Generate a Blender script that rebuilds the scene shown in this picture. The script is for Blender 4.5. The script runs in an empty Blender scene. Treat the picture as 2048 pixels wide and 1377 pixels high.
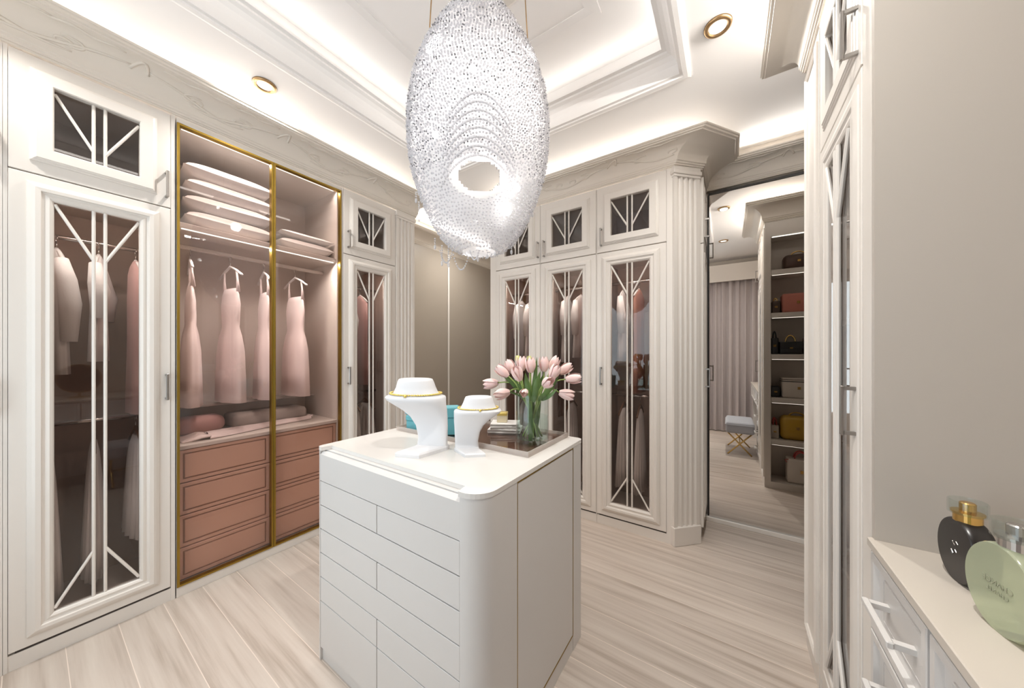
import bpy, bmesh, math, random
from mathutils import Vector, Matrix
random.seed(7)
S = bpy.context.scene
C = S.collection
PI = math.pi
R = math.radians

# ---------------------------------------------------------------- camera
FPX, CX, HY, YAW, HC = 648.7, 1024.0, 705.0, 33.72, 1.35
cam_d = bpy.data.cameras.new('camera')
cam_d.sensor_fit = 'HORIZONTAL'; cam_d.sensor_width = 36.0
cam_d.lens = FPX / 2048.0 * 36.0
cam_d.shift_x = 0.0
cam_d.shift_y = (HY - 688.5) / 2048.0
cam_d.clip_start = 0.02
cam = bpy.data.objects.new('camera', cam_d); C.objects.link(cam)
cam.location = (0, 0, HC); cam.rotation_euler = (R(90), 0, R(YAW))
S.camera = cam

# ---------------------------------------------------------------- world, light, exposure
S.view_settings.view_transform = 'Standard'; S.view_settings.look = 'None'
S.view_settings.gamma = 1.0; S.view_settings.use_curve_mapping = False
S.view_settings.exposure = 1.0
S.cycles.transparent_max_bounces = 24
S.cycles.max_bounces = 12; S.cycles.diffuse_bounces = 5
S.cycles.sample_clamp_indirect = 2.5
S.cycles.caustics_reflective = False; S.cycles.caustics_refractive = False
W = bpy.data.worlds.new('world'); S.world = W; W.use_nodes = True
W.node_tree.nodes['Background'].inputs[0].default_value = (0.80, 0.90, 1.0, 1)
W.node_tree.nodes['Background'].inputs[1].default_value = 1.2

def area(name, loc, rot, sx, sy, power, col=(1, 1, 1), spread=180, shape='RECTANGLE'):
    l = bpy.data.lights.new(name, 'AREA'); l.shape = shape; l.size = sx
    if shape == 'RECTANGLE': l.size_y = sy
    l.energy = power; l.color = col; l.spread = R(spread)
    o = bpy.data.objects.new(name, l); C.objects.link(o)
    o.location = loc; o.rotation_euler = rot
    return o
WARM = (1.0, 0.955, 0.90)
K = 1.0
# daylight in the window opening behind the camera
area('window_daylight', (-1.40, -0.614, 1.42), (R(90), 0, 0), 1.70, 1.95, 4.6 * K, (0.95, 0.98, 1.0))
# LED coves on top of the cornices, tilted into the room so they wash the ceiling
UP = 30   # tilt above horizontal
def cove(name, loc, length, rz, power, tall=0.03):
    # rz: heading of the beam, 0 = +Y
    return area(name, loc, (R(90+UP), 0, R(rz)), length, tall, power * K, WARM)
cove('cove_led_left', (-2.78, 0.75, 2.805), 2.6, -90, 5.5)
cove('cove_led_back', (-1.05, 2.78, 2.805), 1.7, 180, 3.0)
cove('cove_led_right', (0.60, 1.60, 2.805), 1.0, 90, 13)
cove('cove_led_mirror', (0.45, 3.02, 2.848), 0.8, 180, 1.2)
cove('cove_led_passage', (-3.03, 3.1, 2.848), 1.8, -90, 5)
# LED coves inside the ceiling tray
cove('tray_led_left', (-1.98, 1.0, 3.085), 1.85, -90, 0.6)
cove('tray_led_right', (-0.265, 1.0, 3.085), 1.85, 90, 0.6)
cove('tray_led_back', (-1.12, 2.015, 3.085), 1.6, 180, 0.5)
cove('tray_led_front', (-1.12, 0.04, 3.085), 1.6, 0, 0.5)

# ---------------------------------------------------------------- geometry helpers
class G:
    def __init__(s): s.v = []; s.f = []
    def quad(s, a, b, c, d):
        n = len(s.v); s.v += [a, b, c, d]; s.f.append((n, n+1, n+2, n+3)); return s
    def box(s, x0, x1, y0, y1, z0, z1):
        n = len(s.v)
        s.v += [(x0,y0,z0),(x1,y0,z0),(x1,y1,z0),(x0,y1,z0),(x0,y0,z1),(x1,y0,z1),(x1,y1,z1),(x0,y1,z1)]
        s.f += [tuple(n+i for i in q) for q in ((0,3,2,1),(4,5,6,7),(0,1,5,4),(1,2,6,5),(2,3,7,6),(3,0,4,7))]
        return s
    def cbox(s, x0, x1, y0, y1, z0, z1, b=0.003):
        # box with chamfered edges: loft of octagon-cornered rings
        rings = []
        for (z, k) in ((z0, b), (z0+b, 0), (z1-b, 0), (z1, b)):
            a0, a1, c0, c1 = x0+k, x1-k, y0+k, y1-k
            rings.append([(a0+b,c0,z),(a1-b,c0,z),(a1,c0+b,z),(a1,c1-b,z),(a1-b,c1,z),(a0+b,c1,z),(a0,c1-b,z),(a0,c0+b,z)])
        return s.loft(rings)
    def loft(s, rings, closed=True, cap=True):
        n0 = len(s.v); m = len(rings[0])
        for r in rings: s.v += [tuple(p) for p in r]
        for i in range(len(rings)-1):
            for j in range(m if closed else m-1):
                k = (j+1) % m
                s.f.append((n0+i*m+j, n0+i*m+k, n0+(i+1)*m+k, n0+(i+1)*m+j))
        if cap and closed:
            s.f.append(tuple(n0+j for j in reversed(range(m))))
            s.f.append(tuple(n0+(len(rings)-1)*m+j for j in range(m)))
        return s
    def loop(s, rings, m_closed=True):
        # rings closed into a torus-like loop
        n0 = len(s.v); m = len(rings[0]); N = len(rings)
        for r in rings: s.v += [tuple(p) for p in r]
        for i in range(N):
            i2 = (i+1) % N
            for j in range(m):
                k = (j+1) % m
                s.f.append((n0+i*m+j, n0+i*m+k, n0+i2*m+k, n0+i2*m+j))
        return s
    def prism(s, poly, z0, z1):
        return s.loft([[(x, y, z0) for x, y in poly], [(x, y, z1) for x, y in poly]])
    def tube(s, pts, r, n=8, cap=True):
        pts = [Vector(p) for p in pts]; rr = r if isinstance(r, (list, tuple)) else [r]*len(pts)
        rings = []; up = None
        for i, p in enumerate(pts):
            d = (pts[min(i+1, len(pts)-1)] - pts[max(i-1, 0)])
            if d.length < 1e-9: d = Vector((0, 0, 1))
            d.normalize()
            if up is None:
                up = Vector((0, 0, 1)) if abs(d.z) < 0.9 else Vector((1, 0, 0))
            a = d.cross(up)
            if a.length < 1e-6: a = d.cross(Vector((0.3, 1, 0.2)))
            a.normalize(); b = a.cross(d).normalized(); up = b
            rings.append([p + a*math.cos(t)*rr[i] + b*math.sin(t)*rr[i] for t in [2*PI*k/n for k in range(n)]])
        return s.loft(rings, cap=cap)
    def lathe(s, prof, n=24, c=(0, 0), cap=True):
        rings = [[(c[0]+r*math.cos(2*PI*k/n), c[1]+r*math.sin(2*PI*k/n), z) for k in range(n)] for r, z in prof]
        return s.loft(rings, cap=cap)
    def ball(s, c, r, n=6, m=4, sc=(1, 1, 1)):
        rings = []
        for i in range(m+1):
            t = PI*i/m; rr = max(math.sin(t), 0.02)
            rings.append([(c[0]+sc[0]*r*rr*math.cos(2*PI*k/n), c[1]+sc[1]*r*rr*math.sin(2*PI*k/n), c[2]-sc[2]*r*math.cos(t)) for k in range(n)])
        return s.loft(rings)
    def octa(s, c, r):
        n = len(s.v); x, y, z = c
        s.v += [(x+r,y,z),(x-r,y,z),(x,y+r,z),(x,y-r,z),(x,y,z+r),(x,y,z-r)]
        s.f += [(n,n+2,n+4),(n+2,n+1,n+4),(n+1,n+3,n+4),(n+3,n,n+4),(n+2,n,n+5),(n+1,n+2,n+5),(n+3,n+1,n+5),(n,n+3,n+5)]
        return s
    def frame(s, prof, x0, x1, z0, z1):
        # nested rectangles: prof = list of (inset from outer rect, y); closed ring surface, front side
        rings = []
        for ins, y in prof:
            rings.append([(x0+ins, y, z0+ins), (x1-ins, y, z0+ins), (x1-ins, y, z1-ins), (x0+ins, y, z1-ins)])
        return s.loop(rings)
    def move(s, d):
        s.v = [(a+d[0], b+d[1], c+d[2]) for a, b, c in s.v]; return s
    def xf(s, M):
        s.v = [tuple(M @ Vector(p)) for p in s.v]; return s

def mesh(name, g, mat, smooth=False, recalc=True):
    me = bpy.data.meshes.new(name)
    me.from_pydata(g.v, [], g.f)
    if recalc:
        bm = bmesh.new(); bm.from_mesh(me)
        bmesh.ops.recalc_face_normals(bm, faces=bm.faces); bm.to_mesh(me); bm.free()
    if mat: me.materials.append(mat)
    if smooth:
        me.polygons.foreach_set('use_smooth', [True]*len(me.polygons))
        if smooth == 'auto':
            pass
    me.update()
    return me

def wloc(o):
    v = Vector((0, 0, 0))
    while o:
        v += Vector(o.location); o = o.parent
    return v

def obj(name, g, mat, parent=None, smooth=False, world=False, loc=None, recalc=True):
    """world=True: vertices are given in world space; shift them into the (unrotated) parent's space."""
    if world and parent is not None:
        p = wloc(parent); g.move((-p.x, -p.y, -p.z))
    me = g if isinstance(g, bpy.types.Mesh) else mesh(name, g, mat, smooth, recalc)
    o = bpy.data.objects.new(name, me); C.objects.link(o)
    if parent is not None: o.parent = parent
    if loc is not None: o.location = loc
    return o

def tag(o, label, cat, group=None):
    o['label'] = label; o['category'] = cat
    if group: o['group'] = group
    return o

def thing(name, label, cat, loc=(0, 0, 0), rz=0.0, group=None):
    o = bpy.data.objects.new(name, None); C.objects.link(o)
    o.empty_display_size = 0.05
    o.location = loc; o.rotation_euler = (0, 0, R(rz))
    return tag(o, label, cat, group)

def struct(name, g, mat, **k):
    o = obj(name, g, mat, **k); o['kind'] = 'structure'; return o

def copy_tree(o, parent=None):
    c = o.copy(); C.objects.link(c)
    if parent is not None: c.parent = parent
    for ch in o.children: copy_tree(ch, c)
    return c

def smooth_by_angle(o, deg=35):
    me = o.data
    me.polygons.foreach_set('use_smooth', [True]*len(me.polygons))
    bm = bmesh.new(); bm.from_mesh(me)
    for e in bm.edges:
        if len(e.link_faces) == 2 and e.calc_face_angle(0) > R(deg): e.smooth = False
    bm.to_mesh(me); bm.free()
    return o

def bevel(o, w=0.004, seg=2):
    m = o.modifiers.new('bevel', 'BEVEL'); m.width = w; m.segments = seg; m.limit_method = 'ANGLE'
    return o

# ---------------------------------------------------------------- materials
def lin(c): return c/12.92 if c <= 0.04045 else ((c+0.055)/1.055)**2.4
def rgb(r, g, b): return (lin(r/255), lin(g/255), lin(b/255), 1)
MATS = {}
def pbr(name, col, rough=0.5, metal=0.0, spec=0.5, noise=0.0, nscale=20, bump=0.0, bscale=200, trans=0.0, sheen=0.0, sub=0.0):
    m = bpy.data.materials.new(name); m.use_nodes = True; nt = m.node_tree; b = nt.nodes['Principled BSDF']
    b.inputs['Base Color'].default_value = col; b.inputs['Roughness'].default_value = rough
    b.inputs['Metallic'].default_value = metal; b.inputs['Specular IOR Level'].default_value = spec
    b.inputs['Transmission Weight'].default_value = trans
    b.inputs['Sheen Weight'].default_value = sheen
    if sub: b.inputs['Subsurface Weight'].default_value = sub; b.inputs['Subsurface Scale'].default_value = 0.02
    if noise:
        tc = nt.nodes.new('ShaderNodeTexCoord'); n = nt.nodes.new('ShaderNodeTexNoise'); n.inputs['Scale'].default_value = nscale
        n.inputs['Detail'].default_value = 4
        mx = nt.nodes.new('ShaderNodeMix'); mx.data_type = 'RGBA'
        mx.inputs[6].default_value = col; mx.inputs[7].default_value = tuple(c*(1-noise) for c in col[:3]) + (1,)
        nt.links.new(tc.outputs['Object'], n.inputs['Vector']); nt.links.new(n.outputs['Fac'], mx.inputs[0])
        nt.links.new(mx.outputs[2], b.inputs['Base Color'])
    if bump:
        tc = nt.nodes.new('ShaderNodeTexCoord'); n = nt.nodes.new('ShaderNodeTexNoise'); n.inputs['Scale'].default_value = bscale
        bp = nt.nodes.new('ShaderNodeBump'); bp.inputs['Strength'].default_value = bump; bp.inputs['Distance'].default_value = 0.002
        nt.links.new(tc.outputs['Object'], n.inputs['Vector']); nt.links.new(n.outputs['Fac'], bp.inputs['Height'])
        nt.links.new(bp.outputs['Normal'], b.inputs['Normal'])
    MATS[name] = m; return m

def glass(name, tint, ior=1.5, rough=0.0, body=None, bodyfac=0.0):
    m = bpy.data.materials.new(name); m.use_nodes = True; nt = m.node_tree; nt.nodes.clear()
    out = nt.nodes.new('ShaderNodeOutputMaterial'); tr = nt.nodes.new('ShaderNodeBsdfTransparent'); gl = nt.nodes.new('ShaderNodeBsdfGlossy')
    lw = nt.nodes.new('ShaderNodeLayerWeight'); lw.inputs[0].default_value = 0.5; mx = nt.nodes.new('ShaderNodeMixShader')
    pw = nt.nodes.new('ShaderNodeMath'); pw.operation = 'POWER'; pw.inputs[1].default_value = 5.0
    fr = nt.nodes.new('ShaderNodeMapRange'); fr.inputs[3].default_value = ((ior-1)/(ior+1))**2; fr.inputs[4].default_value = 1.0
    nt.links.new(lw.outputs['Facing'], pw.inputs[0]); nt.links.new(pw.outputs[0], fr.inputs[0])
    tr.inputs[0].default_value = tint; gl.inputs['Roughness'].default_value = rough
    gl.inputs['Color'].default_value = (0.95, 0.95, 0.95, 1)
    first = tr.outputs[0]
    if body:
        df = nt.nodes.new('ShaderNodeBsdfDiffuse'); df.inputs[0].default_value = body
        m2 = nt.nodes.new('ShaderNodeMixShader'); m2.inputs[0].default_value = bodyfac
        nt.links.new(tr.outputs[0], m2.inputs[1]); nt.links.new(df.outputs[0], m2.inputs[2]); first = m2.outputs[0]
    nt.links.new(fr.outputs[0], mx.inputs[0]); nt.links.new(first, mx.inputs[1]); nt.links.new(gl.outputs[0], mx.inputs[2])
    nt.links.new(mx.outputs[0], out.inputs[0]); MATS[name] = m; return m

def emit(name, col, st):
    m = bpy.data.materials.new(name); m.use_nodes = True; nt = m.node_tree; nt.nodes.clear()
    out = nt.nodes.new('ShaderNodeOutputMaterial'); e = nt.nodes.new('ShaderNodeEmission')
    e.inputs[0].default_value = col; e.inputs[1].default_value = st; nt.links.new(e.outputs[0], out.inputs[0])
    MATS[name] = m; return m

WHITE = pbr('white_lacquer', (0.74, 0.695, 0.645, 1), 0.34, noise=0.012, nscale=2)
CROWN = pbr('cornice_plaster', (0.74, 0.685, 0.615, 1), 0.55, noise=0.02, nscale=2)
CEIL = pbr('ceiling_paint', (0.90, 0.88, 0.865, 1), 0.7, noise=0.02, nscale=2)
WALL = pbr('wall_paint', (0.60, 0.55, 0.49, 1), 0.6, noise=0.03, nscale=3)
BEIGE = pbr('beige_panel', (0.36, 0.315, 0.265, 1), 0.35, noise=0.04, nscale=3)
ISLW = pbr('island_lacquer', (0.63, 0.61, 0.59, 1), 0.35, noise=0.02, nscale=4)
ISLT = pbr('island_top', (0.70, 0.675, 0.645, 1), 0.25, noise=0.02, nscale=5)
GREIGE = pbr('greige_panel', (0.50, 0.46, 0.415, 1), 0.35, noise=0.02, nscale=3)
DTOP = pbr('cream_worktop', (0.56, 0.51, 0.45, 1), 0.3, noise=0.02, nscale=4)
SHADE = pbr('painted_shade', (0.05, 0.04, 0.035, 1), 0.8)  # near-black colour standing for the shade under the doors
GOLD = pbr('brushed_gold', (0.36, 0.235, 0.045, 1), 0.38, 1.0, noise=0.15, nscale=30)
GOLDB = pbr('polished_gold', (0.72, 0.47, 0.16, 1), 0.16, 1.0)
GOLDC = pbr('chain_gold', (0.80, 0.62, 0.18, 1), 0.3, 0.8)
BRASS = pbr('bronze_ring', (0.44, 0.29, 0.15, 1), 0.3, 0.9)
CHROME = pbr('chrome', (0.62, 0.61, 0.60, 1), 0.18, 1.0)
NICKEL = pbr('brushed_nickel', (0.36, 0.34, 0.32, 1), 0.34, 1.0)
BLACK = pbr('black_frame', (0.02, 0.017, 0.015, 1), 0.4)
INNER = pbr('wardrobe_lining', (0.40, 0.30, 0.255, 1), 0.6, noise=0.08, nscale=3)
INNERL = pbr('pale_lining', (0.64, 0.575, 0.52, 1), 0.55, noise=0.05, nscale=3)
PINKD = pbr('pink_drawer_front', (0.64, 0.41, 0.31, 1), 0.4, noise=0.06, nscale=4)
PINKL = pbr('pink_drawer_groove', (0.30, 0.165, 0.105, 1), 0.5)
CLOTHW = pbr('white_cotton', (0.80, 0.78, 0.77, 1), 0.85, sheen=0.2, noise=0.05, nscale=30, bump=0.3)
CLOTHP = pbr('blush_satin', (0.86, 0.735, 0.71, 1), 0.6, sheen=0.3, noise=0.05, nscale=12)
CLOTHPD = pbr('rose_cotton', (0.60, 0.36, 0.34, 1), 0.8, sheen=0.2, noise=0.08, nscale=25)
CLOTHR = pbr('rust_cotton', (0.42, 0.20, 0.14, 1), 0.85, noise=0.08, nscale=25)
CLOTHG = pbr('grey_linen', (0.42, 0.37, 0.34, 1), 0.85, noise=0.08, nscale=30)
WOODH = pbr('walnut_hanger', (0.22, 0.11, 0.06, 1), 0.45, noise=0.25, nscale=25)
PILLOW = pbr('pillow_cotton', (0.86, 0.84, 0.82, 1), 0.9, sheen=0.2, noise=0.03, nscale=20, bump=0.2, bscale=60)
BUST = pbr('matte_white_resin', (0.72, 0.72, 0.735, 1), 0.5)
TEAL = pbr('teal_card', (0.115, 0.39, 0.45, 1), 0.5, noise=0.06, nscale=20)
PAPER = pbr('book_paper', (0.72, 0.68, 0.64, 1), 0.8, noise=0.06, nscale=60)
COVER = pbr('book_cover', (0.84, 0.82, 0.80, 1), 0.4)
CANDLE = pbr('cream_gold_box', (0.76, 0.66, 0.46, 1), 0.35, 0.3)
PETAL = pbr('tulip_petal', (0.91, 0.67, 0.64, 1), 0.5, sheen=0.2, noise=0.12, nscale=40, sub=0.15)
BUD = pbr('tulip_bud', (0.72, 0.72, 0.30, 1), 0.5, noise=0.1, nscale=40)
STEM = pbr('tulip_stem', (0.30, 0.42, 0.12, 1), 0.5, noise=0.1, nscale=30)
LEAF = pbr('tulip_leaf', (0.11, 0.20, 0.055, 1), 0.42, noise=0.35, nscale=30)
BLKB = pbr('black_glass', (0.018, 0.015, 0.014, 1), 0.28)
CURT = pbr('taupe_drape', (0.47, 0.42, 0.415, 1), 0.9, sheen=0.2, noise=0.05, nscale=20)
STOOLF = pbr('grey_velvet', (0.36, 0.37, 0.41, 1), 0.7, sheen=0.5, noise=0.06, nscale=20)
LBROWN = pbr('dark_brown_leather', (0.075, 0.038, 0.026, 1), 0.45, noise=0.2, nscale=40)
LPINK = pbr('coral_leather', (0.56, 0.20, 0.15, 1), 0.45, noise=0.1, nscale=30)
LBLACK = pbr('black_leather', (0.015, 0.014, 0.014, 1), 0.4)
LWHITE = pbr('ivory_leather', (0.74, 0.68, 0.62, 1), 0.45, noise=0.04, nscale=20)
LYEL = pbr('mustard_leather', (0.55, 0.33, 0.035, 1), 0.25, noise=0.08, nscale=20)
LRED = pbr('red_leather', (0.45, 0.05, 0.04, 1), 0.45)
MIRROR = pbr('mirror_silver', (0.80, 0.775, 0.745, 1), 0.0, 1.0)
SMOKE = glass('smoked_glass', (0.85, 0.805, 0.78, 1), 1.5)
SMOKEL = glass('rose_glass', (0.92, 0.865, 0.845, 1), 1.45)
CLEAR = glass('clear_glass', (0.93, 0.955, 0.95, 1), 1.5)
ACRYL = glass('smoked_acrylic', (0.66, 0.57, 0.53, 1), 1.5)
CRYS = glass('crystal', (0.96, 0.96, 0.98, 1), 1.8, 0.05, (0.80, 0.80, 0.82, 1), 0.5)
FROST = glass('frosted_shell', (0.96, 0.96, 0.97, 1), 1.2, 0.3, (0.78, 0.78, 0.80, 1), 0.55)
CRYSD = glass('grey_crystal', (0.45, 0.45, 0.48, 1), 1.9, 0.02, (0.32, 0.32, 0.34, 1), 0.55)
GREENG = glass('green_frosted_glass', (0.84, 0.88, 0.74, 1), 1.45, 0.15, (0.56, 0.60, 0.44, 1), 0.5)
BULB = emit('bulb_glow', (1, 0.97, 0.92, 1), 14)
LENS = emit('downlight_lens', (1, 0.97, 0.90, 1), 1.3)
LEDM = emit('shelf_led_and_fill', (1, 0.95, 0.86, 1), 1.0)  # bag shelf LEDs, and the added strips inside the wardrobes
for _m in (BULB, LENS, LEDM): _m.cycles.emission_sampling = 'NONE'

def wood_floor():
    m = bpy.data.materials.new('pale_wood_floor'); m.use_nodes = True; nt = m.node_tree; b = nt.nodes['Principled BSDF']
    ge = nt.nodes.new('ShaderNodeNewGeometry'); oi = nt.nodes.new('ShaderNodeObjectInfo')
    mp = nt.nodes.new('ShaderNodeMapping'); mp.inputs['Scale'].default_value = (0.55, 13, 1)
    ad = nt.nodes.new('ShaderNodeVectorMath'); ad.operation = 'ADD'
    ml = nt.nodes.new('ShaderNodeVectorMath'); ml.operation = 'SCALE'; ml.inputs[3].default_value = 40
    cb = nt.nodes.new('ShaderNodeCombineXYZ')
    nt.links.new(oi.outputs['Random'], cb.inputs[0]); nt.links.new(oi.outputs['Random'], cb.inputs[2])
    nt.links.new(cb.outputs[0], ml.inputs[0]); nt.links.new(ge.outputs['Position'], ad.inputs[0]); nt.links.new(ml.outputs[0], ad.inputs[1])
    nt.links.new(ad.outputs[0], mp.inputs['Vector'])
    n = nt.nodes.new('ShaderNodeTexNoise'); n.inputs['Scale'].default_value = 2.2; n.inputs['Detail'].default_value = 5; n.inputs['Roughness'].default_value = 0.55
    nt.links.new(mp.outputs[0], n.inputs['Vector'])
    cr = nt.nodes.new('ShaderNodeValToRGB'); e = cr.color_ramp.elements
    e[0].position = 0.28; e[0].color = (0.40, 0.33, 0.275, 1)
    e[1].position = 0.72; e[1].color = (0.62, 0.55, 0.485, 1)
    x = cr.color_ramp.elements.new(0.48); x.color = (0.545, 0.47, 0.41, 1)
    nt.links.new(n.outputs['Fac'], cr.inputs[0])
    hsv = nt.nodes.new('ShaderNodeHueSaturation'); mr = nt.nodes.new('ShaderNodeMapRange')
    mr.inputs[3].default_value = 0.93; mr.inputs[4].default_value = 1.07
    nt.links.new(oi.outputs['Random'], mr.inputs[0]); nt.links.new(mr.outputs[0], hsv.inputs['Value'])
    nt.links.new(cr.outputs[0], hsv.inputs['Color']); nt.links.new(hsv.outputs[0], b.inputs['Base Color'])
    b.inputs['Roughness'].default_value = 0.36
    return m
FLOOR = wood_floor()
FBASE = pbr('floor_seam', (0.72, 0.62, 0.54, 1), 0.7)

# ================================================================ STRUCTURE
XL, YB, XR, YM = -2.516, 2.508, 0.30, 3.052
WLX, WRX, WFY, WBY, COY = -3.10, 0.95, -0.62, 3.10, 4.20
ZS, ZT = 2.93, 3.18           # soffit, tray ceiling
# floor with planks
fl = struct('floor', G().box(WLX-0.1, WRX+0.1, WFY-0.1, COY+0.1, -0.10, -0.0126), FBASE)
PW = 0.155
seam = obj('seam_filler', G().box(WLX, WRX, WFY, WBY, -0.0125, -0.0007).box(WLX, -1.93, WBY, COY, -0.0125, -0.0007), FBASE, fl)
plank_meshes = {}
def plank(x0, x1, y0):
    L = round(x1-x0, 3)
    if L not in plank_meshes:
        plank_meshes[L] = mesh('plank', G().cbox(0, L-0.002, 0.0016, PW-0.0016, -0.012, 0.0, 0.0004), FLOOR)
    o = bpy.data.objects.new('plank', plank_meshes[L]); C.objects.link(o); o.parent = fl; o.location = (x0, y0, 0)
y = WFY - 0.055; k = 0
while y < COY - 0.01:
    lo, hi = WLX+0.002, (WRX-0.002 if y < WBY-PW else -1.96)
    cut = [-1.30, -0.45, -1.85, 0.05, -0.9, -2.2][k % 6]
    if cut > hi - 0.3: cut = hi - 0.8
    y0 = max(y, WFY+0.001)
    plank(lo, hi, y)
    y += PW; k += 1
# walls
struct('wall_left', G().box(WLX-0.1, WLX, WFY-0.1, COY+0.1, 0, ZT+0.1), WALL)
struct('wall_right', G().box(WRX, WRX+0.1, WFY-0.1, WBY+0.1, 0, ZT+0.1), WALL)
struct('wall_back', G().box(-1.92, WRX+0.1, WBY, WBY+0.1, 0, ZT+0.1), WALL)
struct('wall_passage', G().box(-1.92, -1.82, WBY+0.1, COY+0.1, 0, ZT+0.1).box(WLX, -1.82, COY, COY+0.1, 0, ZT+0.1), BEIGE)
# window wall with an opening x -2.30..-0.50, z 0.40..2.45
WX0, WX1, WZ0, WZ1 = -2.30, -0.50, 0.40, 2.45
wf = G().box(WLX, WX0, WFY-0.1, WFY, 0, ZT+0.1).box(WX1, WRX, WFY-0.1, WFY, 0, ZT+0.1)
wf.box(WX0, WX1, WFY-0.1, WFY, 0, WZ0).box(WX0, WX1, WFY-0.1, WFY, WZ1, ZT+0.1)
struct('wall_front', wf, WALL)
win = bpy.data.objects.new('window_1', None); C.objects.link(win); win['kind'] = 'structure'; win.location = (WX0, WFY, WZ0)
g = G()
t = 0.05
g.box(WX0, WX1, WFY-0.06, WFY-0.01, WZ0, WZ0+t).box(WX0, WX1, WFY-0.06, WFY-0.01, WZ1-t, WZ1)
for xx in (WX0, (WX0+WX1)/2-t/2, WX1-t): g.box(xx, xx+t, WFY-0.06, WFY-0.01, WZ0+t, WZ1-t)
obj('window_frame', g, WHITE, win, world=True)
for a, b in ((WX0+t, (WX0+WX1)/2-t/2), ((WX0+WX1)/2+t/2, WX1-t)):
    obj('pane', G().box(a, b, WFY-0.04, WFY-0.035, WZ0+t, WZ1-t), CLEAR, win, world=True)
# ceiling: soffit with a raised tray
TX0, TX1, TY0, TY1 = -2.019, -0.227, 0.0, 2.055
g = G()
g.box(WLX-0.1, TX0, WFY-0.1, COY+0.1, ZS, ZS+0.06).box(TX1, WRX+0.1, WFY-0.1, COY+0.1, ZS, ZS+0.06)
g.box(TX0, TX1, WFY-0.1, TY0, ZS, ZS+0.06).box(TX0, TX1, TY1, COY+0.1, ZS, ZS+0.06)
g.box(TX0-0.05, TX1+0.05, TY0-0.05, TY1+0.05, ZT, ZT+0.06)
for a in ((TX0-0.05, TX0, TY0-0.05, TY1+0.05), (TX1, TX1+0.05, TY0-0.05, TY1+0.05), (TX0, TX1, TY0-0.05, TY0), (TX0, TX1, TY1, TY1+0.05)):
    g.box(*a, ZS+0.06, ZT)
ceil = struct('ceiling', g, CEIL)
# moulding around the tray
def rect_loft(prof, x0, x1, y0, y1):
    rings = [[(x0+i, y0+i, z), (x1-i, y0+i, z), (x1-i, y1-i, z), (x0+i, y1-i, z)] for i, z in prof]
    return G().loop(rings)
struct('trim_1', rect_loft([(-0.05, ZS-0.001), (-0.05, ZS-0.010), (-0.035, ZS-0.014), (-0.015, ZS-0.014), (-0.012, ZS-0.006), (0.004, ZS-0.004), (0.008, ZS+0.02), (0.012, ZS+0.05),
    (0.022, ZS+0.075), (0.04, ZS+0.092), (0.06, ZS+0.10), (0.06, ZS+0.112), (0.085, ZS+0.112), (0.085, ZS+0.126), (0.0, ZS+0.126), (0.0, ZS)], TX0, TX1, TY0, TY1), CEIL)
struct('trim_2', rect_loft([(0.02, ZT), (0.02, ZT-0.012), (0.05, ZT-0.012), (0.09, ZT-0.004), (0.09, ZT)], TX0+0.32, TX1-0.32, TY0+0.32, TY1-0.32), CEIL)

# ---- cornices: loft of a cove profile between an inner (bottom) and an outer (lip) path
Z0C, Z1C = 2.646, 2.822
def crown_profile():
    p = [(0.0, Z0C), (0.05, Z0C), (0.05, Z0C+0.009), (0.085, Z0C+0.009), (0.085, Z0C+0.018), (0.12, Z0C+0.022), (0.12, Z0C+0.031), (0.15, Z0C+0.036), (0.15, Z0C+0.044)]
    for i in range(1, 11):
        th = PI/2*i/10
        p.append((0.15+0.74*(1-math.cos(th)), Z0C+0.044+0.098*math.sin(th)))
    p += [(0.90, Z0C+0.150), (0.96, Z0C+0.152), (0.96, Z0C+0.163), (1.0, Z0C+0.166), (1.0, Z1C), (0.0, Z1C)]
    return p
def crown(name, inner, outer):
    pr = crown_profile(); rings = []
    for (a, b) in zip(inner, outer):
        rings.append([(a[0]+(b[0]-a[0])*t, a[1]+(b[1]-a[1])*t, z) for t, z in pr])
    o = struct(name, G().loft(rings), CROWN)
    return smooth_by_angle(o, 30)
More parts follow.
